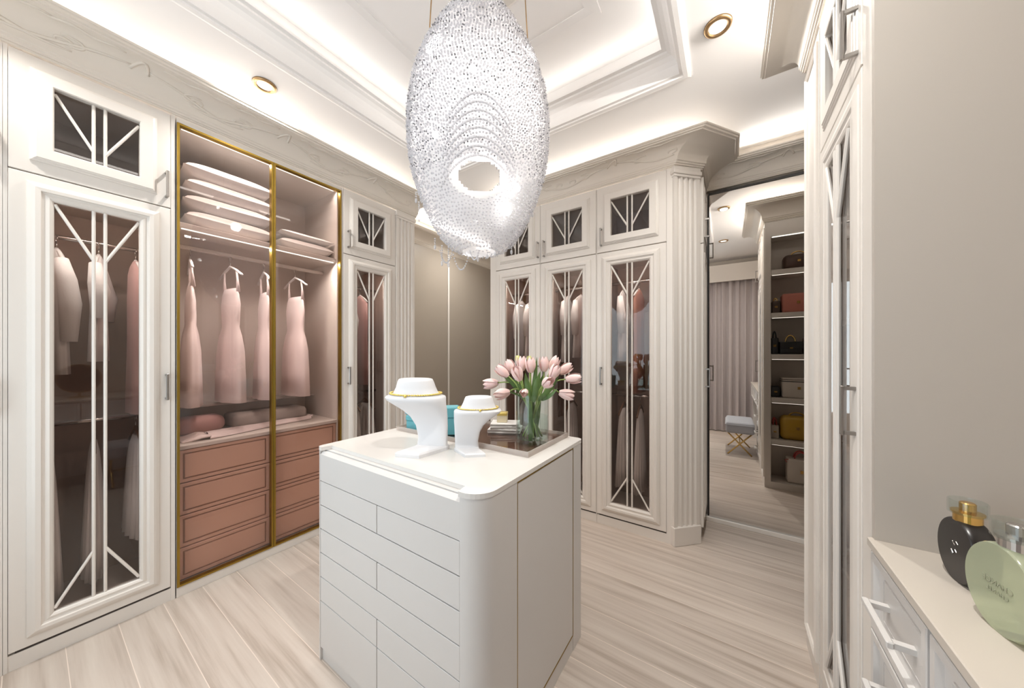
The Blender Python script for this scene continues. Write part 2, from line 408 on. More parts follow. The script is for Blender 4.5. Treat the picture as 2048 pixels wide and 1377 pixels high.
def ornaments(trim, p0, q0, p1, q1, ss, mirror=False):
    """scroll relief on the cove: p/q inner and outer path ends; ss = list of centres along the run (m)"""
    Lx = math.hypot(p1[0]-p0[0], p1[1]-p0[1])
    def on(s, th, lift=0.0):
        u = s/Lx
        a = [p0[i]+(p1[i]-p0[i])*u for i in (0, 1)]; b = [q0[i]+(q1[i]-q0[i])*u for i in (0, 1)]
        t = 0.15+0.74*(1-math.cos(th)) + lift*math.sin(0.3)
        return (a[0]+(b[0]-a[0])*t, a[1]+(b[1]-a[1])*t, Z0C+0.044+0.098*math.sin(th)-lift*0.01)
    for s0 in ss:
        for sg in (-1, 1):
            def path(fn, n, r0, r1):
                pts = []; rr = []
                for i in range(n+1):
                    w = i/n; s, th = fn(w); s = s0+sg*s
                    if s < 0.01 or s > Lx-0.01: return None
                    pts.append(on(s, th)); rr.append(r0+(r1-r0)*abs(2*w-1)**2)
                return pts, rr
            for fn, n, r0, r1 in (
                (lambda w: (0.03+0.40*w, 0.30+0.62*(1-w)**2+0.10*math.sin(w*PI*2)), 18, 0.0075, 0.0035),
                (lambda w: (0.20+0.05*math.cos(w*4.6+1.0)*(1-0.5*w), 0.62+0.22*math.sin(w*4.6+1.0)*(1-0.5*w)), 14, 0.0065, 0.003),
                (lambda w: (0.06+0.30*w, 1.32+0.05*math.sin(w*PI*5)), 20, 0.0075, 0.004),
                (lambda w: (0.40+0.035*math.cos(w*5.2-1.2)*(1-0.55*w), 0.55+0.18*math.sin(w*5.2-1.2)*(1-0.5*w)), 12, 0.006, 0.0028)):
                pr = path(fn, n, r0, r1)
                if pr: obj('scroll_ornament', G().tube(pr[0], pr[1], 6), CROWN, trim, smooth=True)
        obj('scroll_ornament', G().tube([on(s0-0.03+0.06*i/8, 0.75+0.5*math.sin(PI*i/8)) for i in range(9)], 0.007, 6), CROWN, trim, smooth=True)
# left cornice over the wardrobes
YE = 2.072
Il = [(XL, WFY), (XL, YE+0.012), (WLX+0.006, YE+0.012)]
Ol = [(-2.35, WFY), (-2.35, YE+0.13), (WLX+0.006, YE+0.13)]
tl = crown('trim_3', Il, Ol)
ornaments(tl, Il[0], Ol[0], Il[1], Ol[1], [0.30+0.62*i for i in range(4)])
# back cornice with a splayed corner
Ib = [(-1.93, WBY-0.004), (-1.93, YB), (-0.325, YB), (-0.165, 2.665), (-0.165, WBY-0.004)]
Ob = [(-2.05, WBY-0.004), (-2.05, 2.392), (-0.116, 2.400), (0.064, 2.662), (0.064, WBY-0.004)]
tb = crown('trim_4', Ib, Ob)
ornaments(tb, Ib[1], Ob[1], Ib[2], Ob[2], [0.45, 1.15])
# cornice over the mirror
Im = [(-0.165, YM), (WRX-0.003, YM)]; Om = [(-0.165, 2.945), (WRX-0.003, 2.945)]
tm = crown('trim_5', Im, Om)
ornaments(tm, Im[0], Om[0], Im[1], Om[1], [0.52])
# right cornice around the tall cabinet
Ir = [(XR, 1.19), (XR, 2.0), (WRX-0.003, 2.0)]; Or = [(0.141, 1.07), (0.141, 2.175), (WRX-0.003, 2.175)]
tr = crown('trim_6', Ir, Or)
# passage cornice on the far beige wall
Ip = [(WLX, YE+0.25), (WLX, COY)]; Op = [(WLX+0.13, YE+0.25), (WLX+0.13, COY)]
crown('trim_7', Ip, Op)

# ================================================================ CABINETRY (local: x right, y into the cabinet, z up; front y=0)
DZ0, GAPZ, DZ1 = 0.078, 2.130, 2.640
# moulding profiles, insets measured from the opening outwards are converted below
def door(parent, x0, x1, z0, z1, ox0, ox1, oz0, oz1, upper, hx, hz, mat=WHITE, pane_mat=None, ps=1.0, py=0.008):
    """framed glazed door; ox/oz the glass opening; hx, hz the handle"""
    g = G()
    # concentric loft between the door outline and the opening (insets differ per side -> interpolate)
    def ring(t, y, extra=0.0):
        # t = 0 outline, 1 = opening ; extra = distance from the opening outwards (m)
        if extra is None:
            return [(x0, y, z0), (x1, y, z0), (x1, y, z1), (x0, y, z1)]
        return [(ox0-extra, y, oz0-extra), (ox1+extra, y, oz0-extra), (ox1+extra, y, oz1+extra), (ox0-extra, y, oz1+extra)]
    rings = [ring(0, 0.022, None), ring(0, 0.002, None)]
    rings.append([(x0+0.002, 0, z0+0.002), (x1-0.002, 0, z0+0.002), (x1-0.002, 0, z1-0.002), (x0+0.002, 0, z1-0.002)])
    if upper:
        prof = [(0.062, 0.0), (0.061, -0.006), (0.054, -0.008), (0.053, -0.013), (0.046, -0.016), (0.045, -0.020), (0.004, -0.020), (0.0, -0.016)]
    else:
        prof = [(0.070, 0.0), (0.069, -0.008), (0.063, -0.012), (0.057, -0.016), (0.048, -0.020), (0.034, -0.019), (0.031, -0.012), (0.024, -0.009), (0.020, -0.011), (0.012, -0.013), (0.004, -0.008), (0.0, -0.002)]
    for e, y in prof: rings.append(ring(1, y*ps, e))
    rings.append(ring(1, 0.022, 0.0))
    g.loop(rings)
    d = obj('door', g, mat, parent)
    pane = obj('pane', G().box(ox0-0.004, ox1+0.004, py, py+0.004, oz0-0.004, oz1+0.004), pane_mat or SMOKE, d)
    cx = (ox0+ox1)/2; hw = (ox1-ox0)/2; b = 0.0175
    yb = py-0.0065
    def bar(p, q): obj('muntin', G().tube([p, q], 0.0062, 8), mat, d, smooth=False)
    for sg in (-1, 1):
        bar((cx+sg*b, yb, oz0), (cx+sg*b, yb, oz1))
        if upper:
            h = oz1-oz0
            bar((cx+sg*(hw-0.002), yb, oz1-0.06*h), (cx+sg*b, yb, oz0+0.20*h))
        else:
            bar((cx+sg*(hw-0.002), yb, oz1-0.008), (cx+sg*b, yb, oz1-0.235))
            bar((cx+sg*(hw-0.002), yb, oz0+0.012), (cx+sg*b, yb, oz0+0.215))
    if hx is not None:
        h = obj('handle', G().cbox(hx-0.006, hx+0.006, -0.036, -0.028, hz-0.07, hz+0.07, 0.002).box(hx-0.005, hx+0.005, -0.028, 0, hz-0.068, hz-0.058).box(hx-0.005, hx+0.005, -0.028, 0, hz+0.058, hz+0.068), NICKEL, d)
        h['label'] = 'slim brushed nickel bar handle'
    return d

def carcass(g, w, dep, zt=2.646, shelf=True, th=0.016, lo=None, hi=None, yf=0.003):
    lo = th if lo is None else lo; hi = th if hi is None else hi
    g.box(0, lo, yf, dep, 0, zt).box(w-hi, w, yf, dep, 0, zt)
    g.box(lo, w-hi, 0.006, dep, 0, 0.066)
    g.box(lo, w-hi, 0.024, dep-0.012, zt-0.03, zt)
    if shelf: g.box(lo, w-hi, 0.026, dep-0.012, GAPZ-0.012, GAPZ+0.010)
    return g

def glazed_unit(name, label, loc, rz, w, dep, dx0, dx1, hside, group, gx=0.112):
    t = thing(name, label, 'cabinet', loc, rz, group)
    obj('body', carcass(G(), w, dep, lo=max(0.002, dx0-0.0014), hi=max(0.002, w-dx1-0.0014)), WHITE, t)
    obj('back_panel', G().box(max(0.002, dx0-0.0014), w-max(0.002, w-dx1-0.0014), dep-0.012, dep, 0.066, 2.646), INNER, t)
    obj('lining', G().box(dx0+0.004, dx0+0.008, 0.03, dep-0.014, 0.07, GAPZ-0.014).box(dx1-0.008, dx1-0.004, 0.03, dep-0.014, 0.07, GAPZ-0.014), INNER, t)
    obj('toe_shade_strip', G().box(dx0+0.015, dx1-0.003, 0.008, 0.0225, 0.0665, 0.0775), SHADE, t)  # solid strip painted dark to stand for shade below the door
    o = obj('hanging_rail', G().tube([(dx0+0.008, dep*0.5, 1.93), (dx1-0.008, dep*0.5, 1.93)], 0.011, 10), CHROME, t, smooth=True)
    obj('hanging_rail', G().tube([(dx0+0.008, dep*0.5, 0.99), (dx1-0.008, dep*0.5, 0.99)], 0.011, 10), CHROME, t, smooth=True)
    obj('glow_strip', G().box(dx0+0.02, dx1-0.02, 0.034, 0.042, GAPZ-0.018, GAPZ-0.0125), LEDM, t)  # added glowing strip, goes with the fill light
    l = area('wardrobe_fill', ((dx0+dx1)/2, 0.038, GAPZ-0.022), (R(-25), 0, 0), dx1-dx0-0.05, 0.008, 2.0*K, (1, 0.97, 0.93)); l.parent = t  # added fill light so the clothes read through the glass
    hx = None
    if hside == 'r': hx = dx1-0.016
    if hside == 'l': hx = dx0+0.036
    ox0, ox1 = dx0+gx, dx1-gx
    door(t, dx0, dx1, DZ0, GAPZ-0.003, ox0, ox1, 0.188, 2.022, False, hx, 1.165)
    door(t, dx0, dx1, GAPZ+0.003, DZ1, ox0, ox1, 2.247, 2.526, True, hx, 2.249)
    return t
GL = 'glazed doors of the left wardrobe wall'
# left run, rz 90: local x -> +Y, local y -> -X
DEP = 0.575
glazed_unit('wardrobe_cabinet', 'white glazed wardrobe cabinet cut off by the left edge of the photo', (XL, -0.552, 0), 90, 0.497, DEP, 0.012, 0.489, 'r', None)
u1 = glazed_unit('wardrobe_cabinet', 'large white glazed wardrobe cabinet left of the gold framed wardrobe', (XL, -0.054, 0), 90, 0.507, DEP, 0.012, 0.489, 'r', None)
u3 = glazed_unit('wardrobe_cabinet', 'narrow looking white glazed wardrobe cabinet right of the gold framed wardrobe', (XL, 1.372, 0), 90, 0.494, DEP, 0.013, 0.489, 'l', None)
# back run, rz 0
glazed_unit('wardrobe_cabinet', 'white glazed wardrobe cabinet behind the chandelier, leftmost on the back wall', (-1.928, YB, 0), 0, 0.553, 0.56, 0.069, 0.549, 'r', None)
glazed_unit('wardrobe_cabinet', 'white glazed wardrobe cabinet directly behind the pink tulips', (-1.374, YB, 0), 0, 0.504, 0.56, 0.003, 0.500, 'l', None)
glazed_unit('wardrobe_cabinet', 'white glazed wardrobe cabinet beside the splayed fluted pilaster', (-0.869, YB, 0), 0, 0.545, 0.56, 0.003, 0.504, 'l', None)

# pilasters
def pilaster(name, label, loc, rz, w, nfl):
    t = thing(name, label, 'pilaster', loc, rz)
    e = 0.022; fw = (w-2*e)/nfl
    poly = [(0, 0.02), (0, -0.012)]
    for i in range(nfl):
        a = e+i*fw
        poly.append((a+0.004, -0.012))
        for j in range(0, 7):
            th = PI*j/6
            poly.append((a+fw/2-(fw/2-0.005)*math.cos(th), -0.012+0.013*math.sin(th)))
        poly.append((a+fw-0.004, -0.012))
    poly += [(w, -0.012), (w, 0.02)]
    # remove near duplicates
    q = [poly[0]]
    for p in poly[1:]:
        if math.hypot(p[0]-q[-1][0], p[1]-q[-1][1]) > 1e-4: q.append(p)
    sh = obj('shaft', G().prism(q, 0.13, 2.575), WHITE, t); smooth_by_angle(sh, 40)
    obj('plinth', G().cbox(-0.006, w+0.006, -0.022, 0.02, 0.0, 0.13, 0.003), WHITE, t)
    obj('capital', G().cbox(-0.004, w+0.004, -0.018, 0.02, 2.575, 2.592, 0.002).cbox(-0.010, w+0.010, -0.026, 0.02, 2.592, 2.622, 0.004).cbox(-0.004, w+0.004, -0.018, 0.02, 2.622, 2.646, 0.002), WHITE, t)
    return t
pilaster('fluted_pilaster', 'white fluted pilaster ending the left wardrobe wall beside the beige passage', (XL, 1.867, 0), 90, 0.200, 4)
tag(obj('corner_cupboard', G().box(WLX+0.005, XL-0.021, 1.868, 2.068, 0, 2.646), WHITE), 'white blind corner cupboard behind the fluted end of the left wardrobe wall', 'cupboard')
pilaster('fluted_pilaster', 'white fluted corner pilaster set at an angle beside the tall mirror', (-0.322, 2.506, 0), 45.5, 0.206, 4)
# end cabinet between the pilaster and the mirror
ec = thing('end_cabinet', 'white end cabinet with nickel handles between splayed pilaster and mirror', 'cabinet', (-0.24, 2.85, 0))
obj('body', G().prism([(-0.321, 2.535), (-0.192, 2.667), (-0.166, 2.672), (-0.166, 3.046), (-0.321, 3.046)], 0.0, 2.646), WHITE, ec, world=True)
for z0, z1, hz in ((0.10, GAPZ-0.003, 1.165), (GAPZ+0.003, 2.60, 2.25)):
    d = obj('door', G().frame([(0, 0.0), (0, -0.018), (0.05, -0.018), (0.055, -0.026), (0.075, -0.024), (0.085, -0.012), (0.085, 0.0)], 0.0, 0.36, z0, z1).box(0.085, 0.275, -0.012, 0, z0+0.085, z1-0.085).xf(Matrix.Translation((-0.166, 2.68, 0)) @ Matrix.Rotation(PI/2, 4, 'Z')), WHITE, ec, world=True)
    obj('handle', G().cbox(-0.118, -0.110, 2.725, 2.737, hz-0.07, hz+0.07, 0.002).box(-0.140, -0.116, 2.726, 2.736, hz-0.068, hz-0.058).box(-0.140, -0.116, 2.726, 2.736, hz+0.058, hz+0.068).move((0.24, -2.85, 0)), NICKEL, d)

# ---- gold framed glass wardrobe
GY0, GY1 = 0.458, 1.368
gw = thing('glass_wardrobe', 'pink lined wardrobe behind two gold framed glass doors', 'wardrobe', (XL, GY0, 0), 90)
w = GY1-GY0
g = G().box(0, 0.008, 0.004, DEP, 0, 2.646).box(w-0.008, w, 0.004, DEP, 0, 2.646)
g.box(0.008, w-0.008, 0.006, DEP, 0, 0.052).box(0.008, w-0.008, 0.004, DEP, 2.618, 2.646)
obj('body', g, WHITE, gw)
obj('back_panel', G().box(0.008, w-0.008, DEP-0.012, DEP, 0.052, 2.618), INNERL, gw)
obj('side_lining', G().box(0.008, 0.014, 0.04, DEP-0.014, 0.052, 2.618).box(w-0.014, w-0.008, 0.04, DEP-0.014, 0.052, 2.618), INNERL, gw)
obj('shelf', G().cbox(0.014, w-0.014, 0.05, DEP-0.014, 2.055, 2.085, 0.002), INNERL, gw)
obj('hanging_rail', G().cbox(0.014, w-0.014, 0.24, 0.275, 1.985, 2.005, 0.003), INNERL, gw)
obj('glow_strip', G().box(0.03, w-0.03, 0.056, 0.064, 2.049, 2.0545), LEDM, gw)  # added strip under the shelf, matches the fill light
l = area('wardrobe_fill', (w/2, 0.060, 2.045), (R(-25), 0, 0), w-0.08, 0.008, 4.5*K, (1, 0.97, 0.93)); l.parent = gw  # added fill to brighten the dresses behind the panes
obj('glow_strip', G().box(0.03, w-0.03, 0.056, 0.064, 2.612, 2.6175), LEDM, gw)  # added strip at the top, matches the upper fill
l = area('wardrobe_fill', (w/2, 0.060, 2.608), (R(-25), 0, 0), w-0.08, 0.008, 1.6*K, (1, 0.97, 0.93)); l.parent = gw  # added fill to brighten the pillows
obj('ledge', G().cbox(0.014, w-0.014, 0.40, DEP-0.014, 0.985, 1.0, 0.002), CLOTHG, gw)
obj('counter', G().cbox(0.014, w-0.014, 0.036, DEP-0.014, 0.80, 0.822, 0.002), INNERL, gw)
zz = [0.062, 0.244, 0.426, 0.608, 0.798]
for i in range(4):
    for a, b in ((0.016, w/2-0.003), (w/2+0.003, w-0.016)):
        z0, z1 = zz[i]+0.003, zz[i+1]-0.003
        d = obj('drawer', G().frame([(0, 0.09), (0, 0.052), (0.003, 0.05), (0.018, 0.05), (0.0185, 0.058), (0.026, 0.058), (0.0265, 0.052), (0.03, 0.051), (0.03, 0.09)], a, b, z0, z1), PINKD, gw)
        obj('drawer_panel', G().box(a+0.03, b-0.03, 0.052, 0.085, z0+0.03, z1-0.03), PINKD, d)
        obj('drawer_groove', G().frame([(0.019, 0.0575), (0.0255, 0.0575), (0.0255, 0.0585), (0.019, 0.0585)], a, b, z0, z1), PINKL, d)
for k, (a, b, yy) in enumerate(((0.001, w/2+0.008, 0.0), (w/2-0.008, w-0.001, 0.0))):
    z0, z1 = 0.056, 2.613
    fr = 0.011
    if k == 0: b = w/2-0.001
    else: a = w/2+0.001
    d = obj('glass_door', G().frame([(0, 0.03), (0, -0.004), (0.001, -0.005), (fr, -0.005), (fr, 0.03)], a, b, z0, z1), GOLD, gw)
    d['label'] = 'thin gold door frame'
    obj('pane', G().box(a+fr-0.002, b-fr+0.002, 0.008, 0.012, z0+fr-0.002, z1-fr+0.002), SMOKEL, d)

# ================================================================ WALL PANELS IN THE PASSAGE
for i, (a, b, lab) in enumerate(((2.30, 3.085, 'tall beige wall panel in the passage nearer the left wardrobe'), (3.12, 4.18, 'tall beige wall panel in the passage nearer the back cabinets'))):
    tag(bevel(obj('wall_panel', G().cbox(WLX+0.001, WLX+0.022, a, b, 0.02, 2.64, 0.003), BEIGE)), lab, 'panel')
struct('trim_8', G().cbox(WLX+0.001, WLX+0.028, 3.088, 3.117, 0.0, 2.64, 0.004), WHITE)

# ================================================================ MIRROR
mi = thing('wall_mirror', 'tall frameless wall mirror under the back cornice reflecting the room', 'mirror', (0.38, YM, 0))
obj('pane', G().box(-0.128, WRX-0.004, YM, YM+0.006, 0.036, 2.612), MIRROR, mi, world=True)
obj('frame', G().box(-0.134, WRX-0.004, YM-0.006, YM+0.02, 2.612, 2.628).box(-0.140, -0.129, YM-0.006, YM+0.02, 0.036, 2.612), BLACK, mi, world=True)
struct('baseboard_back', G().cbox(-0.16, WRX-0.004, YM-0.022, YM+0.03, 0.0, 0.034, 0.003), WHITE)

# ================================================================ RIGHT TALL CABINET + BAG SHELF
RY0, RY1 = 1.198, 1.750
# rz -90: local x -> -Y, local y -> +X
rc = thing('tall_cabinet', 'tall white glazed cabinet with beige side panel at the right edge', 'cabinet', (XR, RY1, 0), -90)
w = RY1-RY0; dep = 0.64
obj('body', carcass(G(), w, dep, lo=0.012, hi=0.060), WHITE, rc)
obj('back_panel', G().box(0.012, w-0.06, dep-0.012, dep, 0.066, 2.646), INNERL, rc)
s = obj('side_panel', G().box(w, w+0.018, 0.004, dep, 0, 2.646), GREIGE, rc); s['label'] = 'smooth greige side panel'
door(rc, 0.014, w-0.062, DZ0, GAPZ-0.003, 0.138, w-0.150, 0.20, 2.022, False, w-0.090, 1.185, ps=0.4, py=0.003)
door(rc, 0.014, w-0.062, GAPZ+0.003, DZ1, 0.138, w-0.150, 2.247, 2.50, True, w-0.090, 2.249, ps=0.5, py=0.003)
for z in (0.55, 1.0, 1.45): obj('shelf', G().box(0.012, w-0.06, 0.05, dep-0.012, z, z+0.018), INNERL, rc)
# bag shelf: faces +Y -> rz 180: local x -> -X, local y -> -Y
SH = [0.07, 0.485, 0.90, 1.33, 1.74, 2.165]
bs = thing('bag_shelf', 'open lit shelf unit for handbags seen in the mirror', 'shelf unit', (WRX-0.003, 2.0, 0), 180)
w = WRX-0.003-XR; dep = 0.248
obj('body', G().box(w-0.05, w, 0, dep, 0, 2.646).box(0, 0.04, 0, dep, 0, 2.646).box(0.04, w-0.05, 0, dep, 0, 0.066).box(0.04, w-0.05, 0, dep, 2.50, 2.646), WHITE, bs)
obj('back_panel', G().box(0.04, w-0.05, dep-0.012, dep, 0.066, 2.50), INNERL, bs)
obj('side_moulding', G().frame([(0, 0), (0, -0.008), (0.012, -0.012), (0.02, -0.006), (0.02, 0)], 0.012, 0.236, 0.10, 2.60).xf(Matrix.Translation((w, 0, 0)) @ Matrix.Rotation(PI/2, 4, 'Z')), WHITE, bs)
for z in SH[1:]:
    s = obj('shelf', G().cbox(0.041, w-0.051, 0.004, dep-0.013, z-0.05, z, 0.002), WHITE, bs)
    obj('glow_strip', G().box(0.05, w-0.06, 0.012, 0.017, z-0.053, z-0.0505), LEDM, s)
obj('glow_strip', G().box(0.05, w-0.06, 0.02, 0.03, 2.493, 2.4995), LEDM, bs)

# ================================================================ DRESSER
DT = 0.88
dr = thing('drawer_unit', 'white dresser drawer unit with bar handles under the perfume bottles', 'drawers', (XR, 1.194, 0), -90)
w = 0.285; dep = 0.60
obj('body', G().box(0, w, 0.022, dep, 0, DT-0.022), ISLW, dr)
def dresser_front(parent, x0, x1, z0, z1, handle=True):
    d = obj('drawer', G().frame([(0, 0.022), (0, 0.002), (0.002, 0.0), (0.018, 0.0), (0.022, 0.010), (0.044, 0.014), (0.046, 0.010), (0.046, 0.022)], x0, x1, z0, z1).box(x0+0.044, x1-0.044, 0.011, 0.02, z0+0.044, z1-0.044), ISLW, parent)
    if handle:
        xm, zm = (x0+x1)/2, (z0+z1)/2
        h = obj('handle', G().cbox(xm-0.075, xm+0.075, -0.032, -0.020, zm-0.007, zm+0.007, 0.002).box(xm-0.072, xm-0.058, -0.020, 0.012, zm-0.006, zm+0.006).box(xm+0.058, xm+0.072, -0.020, 0.012, zm-0.006, zm+0.006), ISLW, d)
    return d
zz = [0.075, 0.260, 0.455, 0.655, 0.848]
for i in range(4): dresser_front(dr, 0.004, w-0.004, zz[i]+0.003, zz[i+1]-0.003)
va = thing('vanity_unit', 'white vanity drawer with knee space beside the drawer unit', 'vanity', (XR, 0.905, 0), -90)
w2 = 1.20
obj('body', G().box(0, w2, 0.022, dep, 0.66, DT-0.022).box(w2-0.03, w2, 0.022, dep, 0, 0.66).box(0, w2-0.03, dep-0.02, dep, 0, 0.66), ISLW, va)
dresser_front(va, 0.004, 0.60, 0.663, 0.845, False); dresser_front(va, 0.606, w2-0.004, 0.663, 0.845, False)
wt = tag(obj('worktop', G().cbox(XR-0.006, XR+0.62, -0.30, 1.193, DT-0.021, DT, 0.002), DTOP), 'long cream worktop carrying the two perfume bottles', 'worktop')

# ---- perfume bottles
def disc_bottle(name, label, loc, rz, rad, thick, mat, capmat, sc=1.0):
    t = thing(name, label, 'perfume', loc, rz)
    # disc with axis along local x ; face towards -x
    n = 40; rings = []
    h = thick/2
    for x, r in ((-h, rad*0.90), (-h, rad*0.955), (-h*0.86, rad*0.985), (-h*0.5, rad), (h*0.5, rad), (h*0.86, rad*0.985), (h, rad*0.955), (h, rad*0.90)):
        rings.append([(x, r*math.cos(2*PI*k/n)*0.86, max(r*math.sin(2*PI*k/n), -rad*0.955)+rad*0.955) for k in range(n)])
    smooth_by_angle(obj('bottle', G().loft(rings), mat, t), 50)
    zt = rad*1.955
    obj('collar', G().lathe([(0.013*sc, zt-0.010), (0.019*sc, zt-0.004), (0.019*sc, zt+0.012*sc), (0.022*sc, zt+0.013*sc), (0.022*sc, zt+0.016*sc), (0.012*sc, zt+0.017*sc)], 28), capmat, t, smooth=False)
    obj('spray_head', G().lathe([(0.011*sc, zt+0.016*sc), (0.011*sc, zt+0.033*sc), (0.009*sc, zt+0.035*sc)], 24), capmat, t)
    obj('cap', G().lathe([(0.026*sc, zt+0.012*sc), (0.026*sc, zt+0.037*sc), (0.024*sc, zt+0.039*sc), (0.0235*sc, zt+0.036*sc), (0.0235*sc, zt+0.012*sc)], 28), CLEAR, t)
    return t
pb = disc_bottle('perfume_bottle', 'round black perfume bottle with gold collar and clear cap', (0.405, 1.064, DT), 4, 0.066, 0.035, BLKB, GOLDB, 1.0)
g = G()
for a, b in (((-0.012, 0.078), (-0.006, 0.082)), ((-0.002, 0.074), (0.004, 0.079)), ((0.003, 0.079), (-0.003, 0.073)), ((-0.008, 0.060), (-0.003, 0.064)), ((0.002, 0.055), (0.008, 0.060)), ((0.006, 0.060), (0.004, 0.053))):
    g.tube([(-0.0184, a[0], a[1]), (-0.0184, b[0], b[1])], 0.0008, 5)
obj('lettering', g, NICKEL, pb)
pg = disc_bottle('perfume_bottle', 'round pale green frosted perfume bottle with silver collar', (0.397, 0.908, DT), 10, 0.076, 0.044, GREENG, CHROME, 1.05)
def text_mesh(s, size):
    c = bpy.data.curves.new('txt', 'FONT'); c.body = s; c.size = size; c.align_x = 'CENTER'; c.align_y = 'CENTER'; c.extrude = 0.0003
    o = bpy.data.objects.new('txt', c); C.objects.link(o)
    me = bpy.data.meshes.new_from_object(o.evaluated_get(bpy.context.evaluated_depsgraph_get()))
    bpy.data.objects.remove(o); bpy.data.curves.remove(c)
    return me
TXT = pbr('grey_print', (0.30, 0.31, 0.22, 1), 0.5)
for s, z, sz in (('CHANCE', 0.080, 0.013), ('CHANEL', 0.066, 0.010)):
    me = text_mesh(s, sz); me.materials.append(TXT); me.name = 'lettering'
    # seen from behind: reversed. local x of text -> +y (right to left for a viewer at -x)
    me.transform(Matrix(((0, 0, 1, -0.0226), (1, 0, 0, 0), (0, 1, 0, z), (0, 0, 0, 1))))
    o = bpy.data.objects.new('lettering', me); C.objects.link(o); o.parent = pg
# round vanity mirror (shows in the left glass reflections)
vm = thing('vanity_mirror', 'round table mirror on a stand reflected in the left glass door', 'mirror', (0.60, 0.31, DT), 0)
obj('base', G().lathe([(0.07, 0), (0.07, 0.008), (0.012, 0.014), (0.009, 0.05)], 24), GOLDB, vm)
obj('rim', G().lathe([(0.150, -0.008), (0.150, 0.008), (0.140, 0.008), (0.140, -0.008)], 40).xf(Matrix.Translation((0, 0, 0.195)) @ Matrix.Rotation(PI/2, 4, 'Y')), GOLDB, vm)
obj('glass', G().lathe([(0.1405, -0.004), (0.1405, 0.004)], 40).xf(Matrix.Translation((0, 0, 0.195)) @ Matrix.Rotation(PI/2, 4, 'Y')), MIRROR, vm)

# ================================================================ ISLAND
IX0, IX1, IY0, IY1, IH = -1.512, -0.583, 0.716, 1.487, 0.935
isl = thing('island', 'white island cabinet with rounded corners and flush drawers in the room centre', 'island', ((IX0+IX1)/2, (IY0+IY1)/2, 0))
RC = 0.075
def plan(ins=0.0, r1=RC, n=8):
    x0, x1, y0, y1 = IX0+ins, IX1-ins, IY0+ins, IY1-ins
    pts = []
    for cx, cy, a0, r in ((x0+0.02, y0+0.02, 180, 0.02-0*ins), (x1-r1, y0+r1, 270, r1), (x1-0.03, y1-0.03, 0, 0.03), (x0+0.02, y1-0.02, 90, 0.02)):
        for i in range(n+1):
            a = R(a0+90*i/n); pts.append((cx+r*math.cos(a), cy+r*math.sin(a)))
    return pts
# carcass: front recessed by 20 mm where the drawers sit
FX0, FX1 = -1.488, -0.665
core = plan()
body = G()
poly = []
# body outline with notch for the drawer bank
p = plan()
fr0 = [(FX0, IY0), (FX0, IY0+0.022), (FX1, IY0+0.022), (FX1, IY0)]
first = p[:9]; rest = p[9:]
poly = first + fr0 + rest
# right face notch for the inset door
RY_0, RY_1 = 0.905, 1.372
out = []
for q in poly:
    out.append(q)
    if abs(q[0]-IX1) < 1e-6 and abs(q[1]-(IY0+RC)) < 1e-6:
        out += [(IX1, RY_0), (IX1-0.02, RY_0), (IX1-0.02, RY_1), (IX1, RY_1)]
o = obj('body', G().prism(out, 0.0, IH-0.016), ISLW, isl, world=True); smooth_by_angle(o, 30)
# top slab with a finger-pull notch at the front
ptop = plan(-0.001)
tp = ptop[:9] + [(FX0+0.012, IY0-0.001), (FX0+0.020, IY0+0.040), (FX1-0.014, IY0+0.040), (FX1-0.006, IY0-0.001)] + ptop[9:]
o = obj('top', G().prism(tp, IH-0.0155, IH), ISLT, isl, world=True)
rows = [0.058, 0.262, 0.367, 0.473, 0.577, 0.681, 0.787, IH-0.030]
split = [True, True, False, True, False, True, False]
XM = (FX0+FX1)/2
gp = 0.0018
for i in range(7):
    z0, z1 = rows[i]+gp, rows[i+1]-gp
    spans = ((FX0+gp, XM-gp), (XM+gp, FX1-0.0002)) if split[i] else ((FX0+gp, FX1-0.0002),)
    for a, b in spans:
        if i == 6:
            d = obj('drawer', G().loft([[(a, IY0, z0), (b, IY0, z0), (b, IY0+0.02, z0), (a, IY0+0.02, z0)], [(a, IY0, z1), (b, IY0, z1), (b, IY0+0.02, z1), (a, IY0+0.02, z1)], [(a, IY0+0.012, z1+0.012), (b, IY0+0.012, z1+0.012), (b, IY0+0.02, z1+0.012), (a, IY0+0.02, z1+0.012)]]), ISLW, isl, world=True)
        else:
            obj('drawer', G().cbox(a, b, IY0, IY0+0.02, z0, z1, 0.0012), ISLW, isl, world=True)
obj('kick_recess', G().box(FX0+0.001, FX1-0.001, IY0+0.010, IY0+0.0215, 0.0, 0.055), ISLW, isl, world=True)
d = obj('side_door', G().cbox(IX1-0.019, IX1-0.0005, RY_0+0.004, RY_1-0.004, 0.075, IH-0.022, 0.001), ISLW, isl, world=True)
gd = G()
gd.box(IX1-0.012, IX1+0.0005, RY_0, RY_0+0.0035, 0.075, IH-0.016).box(IX1-0.012, IX1+0.0005, RY_1-0.0035, RY_1, 0.075, IH-0.016)
gd.box(IX1-0.012, IX1+0.0005, RY_0+0.0035, RY_1-0.0035, IH-0.0215, IH-0.0165).box(IX1-0.012, IX1+0.0005, RY_0+0.0035, RY_1-0.0035, 0.070, 0.0745)
gt = obj('gold_inlay', gd, GOLD, isl, world=True); gt['label'] = 'thin dark gold inlay line'
obj('side_plinth', G().box(IX1-0.019, IX1-0.002, RY_0+0.001, RY_1-0.001, 0.0, 0.069), ISLW, isl, world=True)

